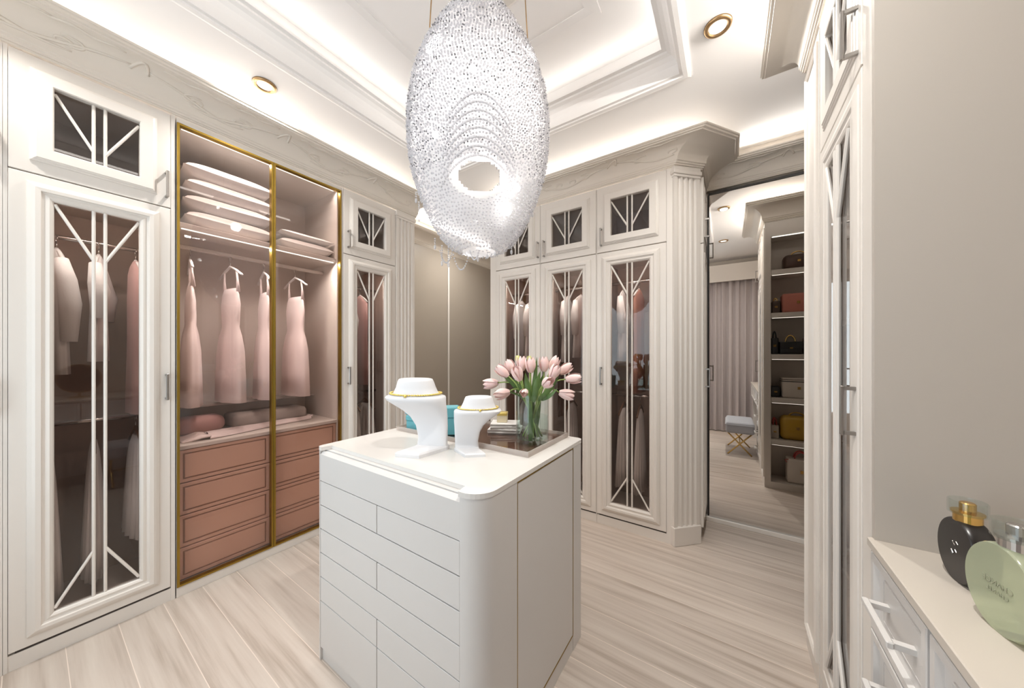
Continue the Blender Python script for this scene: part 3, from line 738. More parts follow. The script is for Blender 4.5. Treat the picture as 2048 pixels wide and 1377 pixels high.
# ---- tray
TX_0, TX_1, TY_0, TY_1 = -1.465, -0.652, 1.092, 1.470
ty = thing('tray', 'smoked acrylic tray with clear rim on the island top', 'tray', ((TX_0+TX_1)/2, (TY_0+TY_1)/2, IH))
obj('base', G().box(TX_0+0.006, TX_1-0.006, TY_0+0.006, TY_1-0.006, IH+0.002, IH+0.008), ACRYL, ty, world=True)
rm = G()
rings = [[(TX_0+i, TY_0+i, z), (TX_1-i, TY_0+i, z), (TX_1-i, TY_1-i, z), (TX_0+i, TY_1-i, z)] for i, z in ((0, IH+0.0005), (0, IH+0.022), (0.006, IH+0.022), (0.006, IH+0.0005))]
obj('rim', rm.loop(rings), glass('clear_acrylic', (0.90, 0.85, 0.81, 1), 1.5, 0.02, (0.85, 0.80, 0.76, 1), 0.35), ty, world=True)
TZ = IH+0.0085
# ---- necklace busts
RD = Vector((math.cos(R(YAW)), math.sin(R(YAW)), 0)); FD = Vector((-math.sin(R(YAW)), math.cos(R(YAW)), 0))
def bust(name, label, loc, rz, s, flip):
    t = thing(name, label, 'necklace stand', loc, rz)
    sg = -1 if flip else 1
    n = 36
    def sec(z, cx, hw, cy, hd, p=2.4):
        r = []
        for k in range(n):
            a = 2*PI*k/n; c, sn = math.cos(a), math.sin(a)
            r.append((sg*(cx+hw*math.copysign(abs(c)**(2/p), c))*s, (cy+hd*math.copysign(abs(sn)**(2/p), sn))*s, z*s))
        return r
    # column, shoulder plate and neck as one continuous surface
    secs = [sec(0.014, 0.030, 0.066, 0.020, 0.020, 3.5), sec(0.05, 0.032, 0.064, 0.022, 0.017, 3.5), sec(0.10, 0.028, 0.070, 0.020, 0.018, 3.2), sec(0.14, 0.018, 0.081, 0.012, 0.026, 3.0),
            sec(0.17, 0.004, 0.096, 0.002, 0.038, 2.8), sec(0.193, -0.012, 0.111, -0.008, 0.052, 2.6), sec(0.212, -0.026, 0.125, -0.012, 0.064, 2.5), sec(0.224, -0.031, 0.130, -0.012, 0.068, 2.4), sec(0.231, -0.031, 0.127, -0.010, 0.066, 2.3),
            sec(0.236, -0.031, 0.108, -0.006, 0.062, 2.2), sec(0.244, -0.034, 0.096, -0.002, 0.060, 2.1), sec(0.268, -0.035, 0.085, 0.0, 0.056, 2.1), sec(0.292, -0.036, 0.077, 0.0, 0.052, 2.1), sec(0.301, -0.036, 0.072, 0.0, 0.048, 2.1), sec(0.304, -0.036, 0.060, 0.0, 0.038, 2.1)]
    o = obj('bust', G().loft(secs), BUST, t, smooth=True); smooth_by_angle(o, 60)
    # foot sweeping to the front
    ft = [(-0.075, -0.105), (0.030, -0.115), (0.099, 0.006), (0.099, 0.042), (-0.034, 0.042), (-0.036, -0.01)]
    o = obj('foot', G().loft([[(sg*x*s, y*s, 0) for x, y in ft], [(sg*x*s, y*s, 0.013*s) for x, y in ft], [(sg*(x*0.94)*s, (y*0.94)*s, 0.019*s) for x, y in ft]]), BUST, t)
    return t, sec
def necklace(label, loc, rz, s, flip):
    sg = -1 if flip else 1
    t = thing('necklace', label, 'necklace', loc, rz)
    N = 64; pts = []
    for k in range(N):
        a = 2*PI*k/N
        c, sn = math.cos(a), math.sin(a)
        pts.append(Vector((sg*(-0.033+0.110*math.copysign(abs(c)**0.9, c))*s, (-0.005+0.066*math.copysign(abs(sn)**0.9, sn))*s, (0.2395+0.003*c*c)*s)))
    g = G()
    for i in range(N):
        a, b = pts[i], pts[(i+1) % N]
        g.ball(a, 0.0042*s, 6, 4); g.ball((a+b)/2, 0.0030*s, 5, 3)
    obj('chain', g, GOLDC, t, smooth=True)
    obj('pendant', G().ball(pts[int(N*0.74)]+Vector((0, -0.004, -0.002)), 0.007*s, 10, 6), GOLDC, t, smooth=True)
b1 = (-1.077, 0.938, IH); b2 = (-0.895, 1.040, IH)
bust('necklace_stand', 'taller white necklace bust on the island, nearer the left wardrobe', b1, YAW-8, 1.0, False)
necklace('gold bead necklace around the taller white bust', b1, YAW-8, 1.0, False)
bust('necklace_stand', 'shorter white necklace bust on the island beside the tray', b2, YAW+4, 0.76, True)
necklace('gold bead necklace around the shorter white bust', b2, YAW+4, 0.76, True)

# ---- teal boxes
def giftbox(label, loc, rz, w, d, h):
    t = thing('gift_box', label, 'box', loc, rz)
    obj('base', G().cbox(-w/2, w/2, -d/2, d/2, 0, h*0.62, 0.003), TEAL, t)
    obj('lid', G().cbox(-w/2-0.003, w/2+0.003, -d/2-0.003, d/2+0.003, h*0.62, h, 0.004), TEAL, t)
    return t
giftbox('lower teal gift box on the tray behind the taller bust', (-1.365, 1.170, TZ), YAW-20, 0.12, 0.09, 0.075)
giftbox('upper teal gift box stacked askew behind the taller bust', (-1.385, 1.172, TZ+0.0755), YAW+38, 0.12, 0.085, 0.085)
giftbox('teal gift box standing between the two busts', (-1.165, 1.178, TZ), YAW+5, 0.085, 0.08, 0.135)
# ---- books and candle box
for i, (w_, d_, h_, a, lab) in enumerate(((0.165, 0.125, 0.016, -8, 'bottom white book of the small stack on the tray'), (0.155, 0.115, 0.013, 2, 'middle white book of the small stack on the tray'), (0.145, 0.11, 0.013, -4, 'top white book of the small stack under the gold box'))):
    z = TZ + (0, 0.0165, 0.030)[i]
    t = thing('book', lab, 'book', (-0.965, 1.385, z), YAW+a, 'books stacked on the tray')
    obj('cover', G().cbox(-w_/2, w_/2, -d_/2, d_/2, 0, 0.002, 0.0006).cbox(-w_/2, w_/2, -d_/2, d_/2, h_-0.002, h_, 0.0006).box(-w_/2, -w_/2+0.002, -d_/2, d_/2, 0.002, h_-0.002), COVER, t)
    obj('pages', G().box(-w_/2+0.002, w_/2-0.004, -d_/2+0.004, d_/2-0.004, 0.002, h_-0.002), PAPER, t)
t = thing('candle_box', 'small cream and gold candle box on the white books', 'box', (-0.985, 1.385, TZ+0.0435), YAW-5)
obj('base', G().cbox(-0.026, 0.026, -0.026, 0.026, 0, 0.036, 0.002), CANDLE, t)
obj('lid', G().cbox(-0.0275, 0.0275, -0.0275, 0.0275, 0.036, 0.050, 0.002), GOLDC, t)

# ---- vase with tulips
VX, VY = -0.752, 1.296
VR, VH = 0.076, 0.215
va_ = thing('vase', 'clear glass cylinder vase holding pink tulips', 'vase', (VX, VY, TZ))
obj('glass', G().lathe([(VR, 0.0), (VR, VH), (VR-0.004, VH), (VR-0.004, 0.014), (0.004, 0.014)], 48), CLEAR, va_, smooth=False)
smooth_by_angle(va_.children[0], 40)
obj('water', G().lathe([(VR-0.0055, 0.0155), (VR-0.0055, 0.115)], 48), glass('water', (0.90, 0.95, 0.93, 1), 1.33), va_)
def petal_mesh(mat, nm):
    nu, nv = 6, 8; rings = []
    for j in range(nv+1):
        v = j/nv
        wd = 0.016*math.sin(PI*min(1, 0.12+0.83*v))**0.75
        rad = 0.004+0.0135*math.sin(PI*(0.10+0.72*v))**0.9
        row = []
        for i in range(nu+1):
            u = (i/nu-0.5)*2; a = u*wd/max(rad, 0.006)*0.9
            row.append((rad*math.cos(a), rad*math.sin(a), v*0.052-0.004*u*u*v))
        rings.append(row)
    g = G().loft(rings, closed=False)
    me = mesh(nm, g, mat, True, False); return me
PM = petal_mesh(PETAL, 'petal'); PMB = petal_mesh(BUD, 'petal')
MPX = 0.002305
heads = [(1015,746,-.01),(1027,741,.05),(1039,752,-.06),(1044,736,.02),(1061,738,-.02),(1017,777,-.05),(994,762,.02),(1050,773,-.09),
         (1085,761,-.09),(1089,737,.02),(1101,750,-.03),(1106,734,.06),(1122,741,.02),(1132,753,-.02),(1119,780,-.02),(1037,719,.07),(1061,720,.09)]
words = ['upper left', 'left back', 'left front', 'upper left centre', 'top centre', 'lower left', 'far left', 'small low centre', 'right centre front', 'top right centre', 'right middle', 'top right back', 'upper right', 'far right', 'lower right', 'green left bud', 'green right bud']
TL = ['pink tulip leaning left at the upper left of the bouquet', 'pink tulip behind the large front left tulip', 'large pink tulip at the front left of the bouquet', 'pink tulip near the top, left of the bouquet centre', 'tallest open pink tulip at the bouquet centre',
      'pink tulip drooping over the left rim of the vase', 'pale tulip farthest left, reaching out over the books', 'small pink tulip bud low at the front centre', 'pink tulip at the front right of the bouquet centre', 'pink tulip at the top right of the dark upright leaf',
      'pink tulip between front and far right tulips', 'pink tulip at the back right top of the bouquet', 'pink tulip leaning right at the upper right', 'pink tulip farthest right, highest of the outer ones', 'pink tulip drooping over the right rim of the vase', 'small yellow green bud at the top left back', 'small yellow green bud at the top centre back']
rnd = random.Random(3)
for i, (px, py, dp) in enumerate(heads):
    off = RD*((px-1065)*MPX) + FD*dp
    hz = 1.35+(705-py)*MPX - 0.012
    base = Vector((VX, VY, TZ))
    root = base + Vector((-off.x*0.35, -off.y*0.35, 0)) * min(1, 0.045/max(off.length*0.35, 1e-4)) + Vector((0, 0, 0.02))
    hp = Vector((VX+off.x, VY+off.y, hz))
    rim = base + Vector((off.x, off.y, 0)) * min(0.75, 0.056/max(off.length, 1e-4)) + Vector((0, 0, VH-0.005))
    bud = i >= 15
    t = thing('tulip', TL[i], 'flower', tuple(root), 0, 'tulips in the glass vase')
    pts = []
    rim2 = rim + Vector((0, 0, 0.015))
    for k in range(11):
        w_ = k/10
        if w_ < 0.55:
            q = root.lerp(rim2, w_/0.55)
        else:
            u = (w_-0.55)/0.45
            d1 = (rim2-root).normalized(); ctrl = rim2 + d1*((hp-rim2).length*0.55)
            q = rim2*(1-u)**2 + ctrl*(2*u*(1-u)) + hp*u*u
        pts.append(q-root)
    obj('stem', G().tube(pts, 0.0032, 6), STEM, t, smooth=True)
    dr_ = (pts[-1]-pts[-2]).normalized()
    if i in (5, 14): dr_ = (dr_+Vector((off.x, off.y, 0)).normalized()*1.5).normalized()
    bl = bpy.data.objects.new('blossom', None); C.objects.link(bl); bl.parent = t
    sc = (0.62 if bud else (0.9 if i == 7 else 1.28))
    q = Vector((0, 0, 1)).rotation_difference(dr_)
    bl.location = pts[-1]-dr_*0.004; bl.rotation_mode = 'QUATERNION'; bl.rotation_quaternion = q; bl.scale = (sc, sc, sc*1.08)
    a0 = rnd.random()*6
    for k in range(6):
        o = bpy.data.objects.new('petal', PMB if bud else PM); C.objects.link(o); o.parent = bl
        o.rotation_euler = (0, R(5 if k < 3 else -2), a0+k*2*PI/3+(PI/3 if k >= 3 else 0))
        o.scale = (1, 1, 1) if k < 3 else (0.9, 0.9, 0.97)
def leaf(tul, p0, p1, bend, wd, twist=0.0):
    rings = []
    p0, p1 = Vector(p0), Vector(p1)
    d = (p1-p0); side = d.cross(Vector((FD.x, FD.y, 0.2))).normalized()
    side = (side*math.cos(twist) + Vector((FD.x, FD.y, 0))*math.sin(twist)).normalized()
    nrm = side.cross(d).normalized()
    g = G()
    for k in range(13):
        u = k/12; c = p0.lerp(p1, u) + Vector(bend)*math.sin(PI*u)
        w_ = wd*max(0.04, math.sin(PI*min(1, 0.15+0.85*u))**0.8)
        rings.append([c-side*w_+nrm*w_*0.25, c-side*w_*0.4, c+side*w_*0.4, c+side*w_+nrm*w_*0.25])
    g.loft(rings, closed=False)
    r = Vector(tul.location); g.move((-r.x, -r.y, -r.z))
    obj('leaf', g, LEAF, tul, smooth=True, recalc=False)
tul = [o for o in C.objects if o.name.startswith('tulip')]
tul.sort(key=lambda o: o.name)
RZ = TZ+VH
def V(px, py, dp): 
    o = RD*((px-1065)*MPX)+FD*dp; return (VX+o.x, VY+o.y, 1.35+(705-py)*MPX)
for ti, a, b, bend, wd, tw in ((3, (1052,800,0), (1004,750,-.01), (0,0,.012), .013, .2), (5, (1045,795,-.03), (990,780,-.05), (0,0,.012), .011, .9), (4, (1062,800,-.02), (1074,715,.0), (.004,0,0), .010, .2),
        (7, (1058,800,-.04), (1050,745,-.04), (0,0,0), .014, .1), (8, (1064,800,-.05), (1080,742,-.03), (0,0,0), .013, -.2), (2, (1055,800,-.03), (1033,765,-.05), (0,0,.01), .014, .3), (10, (1075,800,-.03), (1117,752,-.02), (.004,0,-.006), .012, .2),
        (13, (1082,800,-.02), (1112,775,-.05), (0,0,-.006), .010, .7), (9, (1070,802,.02), (1090,750,.05), (0,0,0), .014, .1), (0, (1050,802,.02), (1028,760,.04), (0,0,0), .014, .1), (11, (1066,802,-.05), (1070,755,-.07), (0,0,0), .013, .4),
        (12, (1060,880,-.02), (1056,790,-.05), (.003,0,0), .014, .5), (1, (1068,880,.0), (1082,790,-.01), (0,0,0), .014, -.4), (6, (1072,870,.02), (1066,795,.03), (0,0,0), .013, .2)):
    leaf(tul[ti], V(*a), V(*b), bend, wd, tw)

# ================================================================ CHANDELIER
CHX, CHY = -0.958, 1.163
ch = thing('chandelier', 'large egg shaped crystal bead chandelier hanging over the island', 'chandelier', (CHX, CHY, 1.80))
ZB, ZTOP = 1.800, 2.988
CPR = [(1.80, 0.0), (1.802, 0.045), (1.810, 0.085), (1.830, 0.128), (1.87, 0.172), (1.94, 0.216), (2.055, 0.268), (2.17, 0.303), (2.286, 0.317), (2.40, 0.318), (2.518, 0.303), (2.62, 0.272), (2.72, 0.228), (2.81, 0.178), (2.89, 0.130), (2.95, 0.088), (2.98, 0.050), (2.99, 0.0)]
def rad_at(z):
    for (za, ra), (zb_, rb) in zip(CPR, CPR[1:]):
        if za <= z <= zb_:
            u = (z-za)/(zb_-za); return ra+(rb-ra)*u
    return 0.0
hole_c = Vector((CHX, CHY, 0)); 
hd = Vector((CHX, CHY, 1.35+350*1.5/648.7*0+0.80)) - Vector((0, 0, 1.35)); hd = Vector((CHX, CHY, 0.81)).normalized()
ho = Vector((CHX, CHY, 2.165))
hs = hd.cross(Vector((0, 0, 1))).normalized(); hu = hs.cross(hd).normalized()
def in_hole(p, k=1.0):
    q = Vector(p)-ho; a = q.dot(hs)/(0.112*k); b = q.dot(hu)/(0.074*k)
    return a*a+b*b < 1
rc_ = random.Random(11)
gl, gd_ = G(), G()
z = ZB+0.004
P0 = Vector((CHX, CHY, 1.80))
while z < ZTOP-0.004:
    r = rad_at(z)
    step = 0.0125 if z > 2.08 else 0.0145
    n = max(6, int(2*PI*r/step)); ph = rc_.random()*6
    for k in range(n):
        a = ph+2*PI*k/n; jr = r+rc_.uniform(-0.004, 0.004)
        p = (CHX+jr*math.cos(a), CHY+jr*math.sin(a), z+rc_.uniform(-0.004, 0.004))
        if in_hole(p): continue
        q = (p[0]-P0.x, p[1]-P0.y, p[2]-P0.z)
        if z > 2.08 and rc_.random() < 0.16: gd_.octa(q, 0.0042)
        else: gl.octa(q, rc_.uniform(0.0042, 0.0060))
    dz = 0.0115 if z > 2.08 else 0.0135
    # keep arc spacing even near the poles
    z += max(0.002, dz*min(1.0, math.sqrt(max(0.02, 1-(abs((z-2.38)/0.70))**3))))
bd = obj('bead_shell', gl, CRYS, ch, recalc=False); bd['kind'] = 'stuff'
bd2 = obj('bead_accents', gd_, CRYSD, ch, recalc=False); bd2['kind'] = 'stuff'
# frosted inner shell with the same opening
g = G(); NZ, NA = 120, 150; idx = {}
for i in range(NZ+1):
    th = PI*i/NZ; zz_ = ZB+0.012+(ZTOP-ZB-0.024)*(1-math.cos(th))/2
    for k in range(NA):
        r = max(0.002, rad_at(zz_)-0.012); a = 2*PI*k/NA
        idx[i, k] = len(g.v); g.v.append((r*math.cos(a), r*math.sin(a), zz_-1.80))
for i in range(NZ):
    for k in range(NA):
        q = [idx[i, k], idx[i, (k+1) % NA], idx[i+1, (k+1) % NA], idx[i+1, k]]
        c = sum((Vector(g.v[j]) for j in q), Vector())/4 + P0
        if not in_hole(c, 1.05): g.f.append(tuple(q))
obj('frosted_shell', g, FROST, ch, smooth=True, recalc=False)
# arched bead strands above the opening (inside the front of the shell)
for j in range(8):
    g = G(); z0 = 2.035+0.029*j; hw = 0.150-0.004*j
    for k in range(49):
        u = -1+2*k/48
        lat = hw*u; zz_ = z0+0.085*(1-u*u)-0.03
        if zz_ > 2.62: continue
        rr = rad_at(zz_)+0.006
        dep = -math.sqrt(max(0, rr*rr-lat*lat))
        p = hs*lat*1.0 + Vector((hd.x, hd.y, 0)).normalized()*dep
        g.ball((p.x, p.y, zz_-1.80), 0.0046, 6, 4)
    obj('bead_strand', g, CRYS, ch, smooth=True, recalc=False)
# bulbs with their own small point lights
def chp(px, py, f):   # a spot on the front of the shell
    d = Vector(FD)*FPX + Vector(RD)*(px-CX) + Vector((0, 0, HY-py)); d = d*(f/FPX); return Vector((0, 0, HC))+d-P0
for (px, py, f) in ((857,100,1.44),(945,137,1.25),(871,270,1.28),(1034,377,1.27),(1016,424,1.30)):
    b = chp(px, py, f)
    obj('bulb', G().ball((b.x, b.y, b.z), 0.013, 12, 8), BULB, ch, smooth=True)
pl = bpy.data.lights.new('chandelier_glow', 'POINT'); pl.energy = 4.0*K; pl.color = (1, 0.95, 0.88); pl.shadow_soft_size = 0.04
plo = bpy.data.objects.new('chandelier_glow', pl); C.objects.link(plo); plo.parent = ch; plo.location = (0, 0, 0.80)
# suspension wires and ceiling plate
rr = rad_at(2.78)
for sg, (tx) in ((-1, 0.245), (1, 0.245)):
    a = hs*(sg*(rad_at(2.72)+0.003)); b = hs*(sg*0.205)
    obj('suspension_wire', G().tube([(a.x, a.y, 2.72-1.80), (b.x, b.y, ZT-1.80-0.012)], 0.0028, 8), BRASS, ch, smooth=True)
obj('ceiling_plate', G().lathe([(0.24, ZT-1.80-0.014), (0.25, ZT-1.80-0.010), (0.25, ZT-1.80-0.0005)], 48), WHITE, ch)
# dangling crystal strings at the lower edge
def dangle(px, py, f, L, drop=True):
    b = chp(px, py, f); g = G(); nb = int(L/0.010)
    for k in range(nb): g.ball((b.x, b.y, b.z-0.010*k), 0.0040, 6, 4)
    if drop: g.ball((b.x, b.y, b.z-0.010*nb-0.008), 0.0058, 8, 6, (1, 1, 2.1))
    obj('crystal_string', g, CRYS, ch, smooth=True, recalc=False)
for a in ((884,492,1.44,.075),(897,495,1.44,.075),(956,507,1.5,.02),(975,505,1.5,.015),(1023,458,1.5,.10),(1030,452,1.5,.05),(832,385,1.5,.03),(838,405,1.5,.07),(990,500,1.5,.012),(1065,418,1.5,.02),(870,478,1.5,.03)): dangle(*a)
for (x0, x1, sag, f) in ((905, 940, 38, 1.44), (880, 905, 24, 1.44), (940, 958, 18, 1.47)):
    g = G()
    for k in range(19):
        u = k/18; p = chp(x0+(x1-x0)*u, 502+sag*(1-(2*u-1)**2), f); g.ball((p.x, p.y, p.z), 0.004, 6, 4)
    obj('crystal_string', g, CRYS, ch, smooth=True, recalc=False)

# ================================================================ DOWNLIGHTS
def downlight(label, x, y, p=9.0):
    t = thing('downlight', label, 'downlight', (x, y, ZS-0.004), 0, 'recessed ceiling downlights')
    obj('ring', G().lathe([(0.060, 0.0035), (0.058, -0.004), (0.050, -0.009), (0.040, -0.006), (0.038, 0.0035)], 32), BRASS, t, smooth=True)
    obj('lens', G().lathe([(0.0375, -0.001), (0.0375, 0.003)], 28), LENS, t)
    l = area('downlight_beam', (0, 0, -0.012), (0, 0, 0), 0.07, 0.07, p*K, (1, 0.97, 0.92), 140, 'DISK'); l.parent = t
downlight('bronze ringed downlight above the gold framed wardrobe', -2.277, 0.782, 5)
downlight('bronze ringed downlight nearer the mirror on the right ceiling strip', -0.043, 1.858, 4.5)
downlight('bronze ringed downlight seen only in the mirror, nearer the curtain', -0.06, 0.62, 8)
downlight('bronze ringed downlight mirrored in the left glass door', -2.277, -0.25, 4)
downlight('bronze ringed downlight in the passage', -2.52, 3.0, 7)

# ================================================================ CURTAIN AND STOOL (seen in the mirror)
def drape(name, label, x0, x1, y0, z0, z1, mat, pitch, amp):
    n = int((x1-x0)/0.008); rows_ = []
    for z in (z0, (z0+z1)/2, z1):
        rows_.append([(x0+(x1-x0)*i/n, y0+amp*math.sin(2*PI*(x0+(x1-x0)*i/n)/pitch)+0.25*amp*math.sin(2*PI*(x0+(x1-x0)*i/n)/pitch*2.3+1), z) for i in range(n+1)])
    back = [[(x, y_+0.004, z) for x, y_, z in r] for r in rows_]
    g = G(); g.loft(rows_, closed=False); g.loft(back, closed=False)
    o = obj(name, g, mat, None, smooth=True, recalc=False); tag(o, label, 'curtain'); return o
drape('curtain', 'floor length taupe pleated curtain seen in the mirror', -0.52, 0.93, -0.50, 0.012, 2.56, CURT, 0.105, 0.030)
drape('curtain', 'narrow taupe curtain at the far side of the window', -2.46, -2.25, -0.50, 0.012, 2.56, CURT, 0.09, 0.030)
struct('trim_9', G().cbox(-2.46, 0.945, -0.43, -0.41, 2.54, 2.825, 0.002), WHITE)
st = thing('stool', 'grey upholstered stool on crossed gold legs seen in the mirror', 'stool', (0.125, 0.72, 0))
sx0, sx1, sy0, sy1 = -0.03, 0.28, 0.42, 0.985
def rbox(x0, x1, y0, y1, z0, z1, r=0.025, n=5):
    rings = []
    for i in range(n+1):
        th = PI/2*i/n; k = r*(1-math.sin(th)); zz_ = z0+r*(1-math.cos(th)); rings.append((k, zz_))
    for i in range(n+1):
        th = PI/2*(1-i/n); k = r*(1-math.sin(th)); zz_ = z1-r*(1-math.cos(th)); rings.append((k, zz_))
    out = []
    for k, zz_ in rings:
        row = []
        for cx, cy, a0 in ((x0+r, y0+r, 180), (x1-r, y0+r, 270), (x1-r, y1-r, 0), (x0+r, y1-r, 90)):
            for j in range(5):
                a = R(a0+90*j/4); row.append((cx+(r-k)*math.cos(a), cy+(r-k)*math.sin(a), zz_))
        out.append(row)
    return G().loft(out)
obj('cushion', rbox(sx0, sx1, sy0, sy1, 0.29, 0.435, 0.03), STOOLF, st, smooth=True, world=True)
obj('piping', G().tube([(sx0+0.01, sy1+0.002, 0.40), (sx1-0.01, sy1+0.002, 0.40)], 0.005, 6).tube([(sx0-0.002, sy0+0.01, 0.40), (sx0-0.002, sy1-0.01, 0.40)], 0.005, 6), STOOLF, st, world=True)
for y_ in (sy0+0.05, sy1-0.05):
    for a, b in (((sx0+0.02, 0.0), (sx1-0.03, 0.292)), ((sx1-0.03, 0.0), (sx0+0.02, 0.292))):
        obj('leg', G().tube([(a[0], y_+(0.006 if a[0] < b[0] else -0.006), a[1]+0.008), (b[0], y_+(0.006 if a[0] < b[0] else -0.006), b[1])], 0.009, 8), GOLDB, st, world=True, smooth=True)
obj('stretcher', G().tube([((sx0+sx1)/2, sy0+0.05, 0.15), ((sx0+sx1)/2, sy1-0.05, 0.15)], 0.007, 8), GOLDB, st, world=True, smooth=True)

# ================================================================ HANDBAGS (on the bag shelf, facing +Y)
def handbag(label, x0, x1, z, h, mat, d=0.14, hmat=None, htype='arc', r=0.02, flap=False, y=1.875):
    t = thing('handbag', label, 'handbag', ((x0+x1)/2, y, z))
    w_ = (x1-x0)/2
    obj('body', rbox(-w_, w_, -d/2, d/2, 0.0005, h, r), mat, t, smooth=True)
    hm = hmat or mat
    if htype:
        n = 12
        for yy in ((0.03, -0.03) if htype == 'two' else (0.0,)):
            obj('handle', G().tube([(w_*0.45*math.cos(PI*k/n), yy, h-0.008+(0.075 if htype != 'low' else 0.04)*math.sin(PI*k/n)) for k in range(n+1)], 0.006, 8), hm, t, smooth=True)
    if flap: obj('flap', G().cbox(-w_-0.002, w_+0.002, -0.01, d/2+0.004, h*0.45, h+0.003, 0.003), mat, t)
    obj('clasp', G().cbox(-0.012, 0.012, d/2+0.0015 if not flap else d/2+0.0045, d/2+0.006 if not flap else d/2+0.009, h*0.45, h*0.58, 0.001), GOLDB, t)
    return t
handbag('dark brown rounded bag with gold handle on the top mirrored shelf', 0.450, 0.690, SH[5], 0.150, LBROWN, hmat=GOLDB, htype='low', r=0.045)
handbag('coral pink boxy bag on the second mirrored shelf', 0.440, 0.690, SH[4], 0.190, LPINK, htype=None, r=0.025)
handbag('small dark brown bag added for a reflection, left of the coral bag in the mirror', 0.362, 0.432, SH[4], 0.125, LBROWN, d=0.12, htype='low', r=0.012, hmat=GOLDB)  # small bags on the left side are added in place of mirror reflections
handbag('long black bag with chain handle on the third mirrored shelf', 0.425, 0.600, SH[3], 0.120, LBLACK, hmat=GOLDB, flap=True, r=0.012)
handbag('small black top handle bag added for a reflection, left on the third mirrored shelf', 0.360, 0.417, SH[3], 0.165, LBLACK, d=0.11, r=0.010)
handbag('brown bag behind the long black bag in the mirror', 0.610, 0.800, SH[3], 0.165, LBROWN, r=0.02)
b = handbag('ivory bucket bag with dark banded rim on the fourth mirrored shelf', 0.440, 0.700, SH[2], 0.195, LWHITE, htype=None, r=0.018)
obj('rim_band', G().cbox(-0.132, 0.132, -0.072, 0.072, 0.158, 0.166, 0.001), LBLACK, b); obj('rim_band', G().cbox(-0.132, 0.132, -0.072, 0.072, 0.178, 0.184, 0.001), LBROWN, b)
handbag('black flat box bag added for a reflection, left on the fourth mirrored shelf', 0.360, 0.428, SH[2], 0.105, LBLACK, d=0.12, htype=None, r=0.008)
handbag('glossy mustard yellow bag on the fifth mirrored shelf', 0.430, 0.690, SH[1], 0.235, LYEL, htype='low', r=0.045)
handbag('small white bag with red handles added for a reflection beside the mustard bag', 0.358, 0.420, SH[1], 0.130, LWHITE, d=0.10, hmat=LRED, htype='two', r=0.008)
b = handbag('white tote with red handles on the lowest mirrored shelf', 0.480, 0.700, SH[0]-0.003, 0.235, LWHITE, hmat=LRED, htype='two', r=0.015)
obj('red_tie', G().tube([(-0.112, 0.072, 0.20), (-0.128, 0.073, 0.222), (-0.10, 0.074, 0.232)], 0.004, 6), LRED, b)

# ================================================================ CLOTHES
def cloth(prof, n=40, pleat=0.0, np_=9, ph=0.0, cx=None, flat=None):
    """stack of flattened closed sections: prof = [(z, half width (local y), half thickness (local x), y offset)]"""
    rings = []
    for zi, (z, hw, ht, oy) in enumerate(prof):
        row = []
        u = zi/(len(prof)-1)
        for k in range(n):
            a = 2*PI*k/n
            pl_ = 1+pleat*u*math.sin(np_*a+ph+u*1.3)
            row.append((ht*math.sin(a)*(1+3.0*pleat*u*math.sin(np_*a+ph)), oy+hw*math.cos(a)*pl_, z))
        rings.append(row)
    return G().loft(rings)
def hanger(parent, mat, half, zt, drop=0.07):
    """zt: shoulder apex height in local coordinates; hook above"""
    g = G().tube([(0, -half, zt-drop), (0, -half*0.5, zt-drop*0.42), (0, 0, zt), (0, half*0.5, zt-drop*0.42), (0, half, zt-drop)], 0.007, 8)
    h = obj('hanger', g, mat, parent, smooth=True)
    pts = [(0, 0, zt)]+[(0, 0.016*math.sin(a)-0.0, zt+0.046-0.016*math.cos(a)) for a in [PI*0.1*k for k in range(0, 14)]]
    obj('hook', G().tube([(0, 0, zt), (0, 0.001, zt+0.028)]+[(0, 0.016*math.sin(PI*k/8), zt+0.046-0.018*math.cos(PI*k/8)) for k in range(1, 13)], 0.0022, 6), CHROME, h, smooth=True)
def dress(label, x, y, zr, zb, mat, rz=0, wide=0.21):
    """slip dress; local y = depth (garment width), hung at rail height zr; zb bottom"""
    t = thing('dress', label, 'dress', (x, y, 0), rz, 'dresses behind the gold framed doors')
    za = zr-0.062
    hanger(t, CLOTHW, 0.155, za, 0.07)
    top = za-0.15
    L = top-zb
    prof = [(top, 0.085, 0.008, 0), (top-0.05*L, 0.110, 0.016, 0), (top-0.14*L, 0.122, 0.024, 0), (top-0.27*L, 0.110, 0.026, 0), (top-0.34*L, 0.104, 0.025, 0), (top-0.42*L, 0.128, 0.036, 0), (top-0.55*L, wide*0.90, 0.045, 0), (top-0.78*L, wide*0.97, 0.049, 0), (zb, wide, 0.052, 0)]
    obj('cloth', cloth(prof, 48, 0.035, 7, random.random()*6), mat, t, smooth=True)
    for sg in (-1, 1):
        obj('strap', G().tube([(0, sg*0.082, za-0.036), (0.002, sg*0.090, za-0.09), (0.006, sg*0.092, top-0.025)], [0.005, 0.006, 0.012], 8), mat, t, smooth=True)
    return t
RX = XL-0.2575
for i, (yy, lab) in enumerate(((0.565, 'blush slip dress, nearest the left gold upright'), (0.760, 'blush slip dress, second from the left gold upright'), (0.948, 'blush slip dress beside the middle gold upright'), (1.150, 'blush slip dress behind the right glass door'))):
    dress(lab, RX, yy, 1.985, 1.022, CLOTHP, rz=90+(-8, 6, -6, 5)[i], wide=0.17)
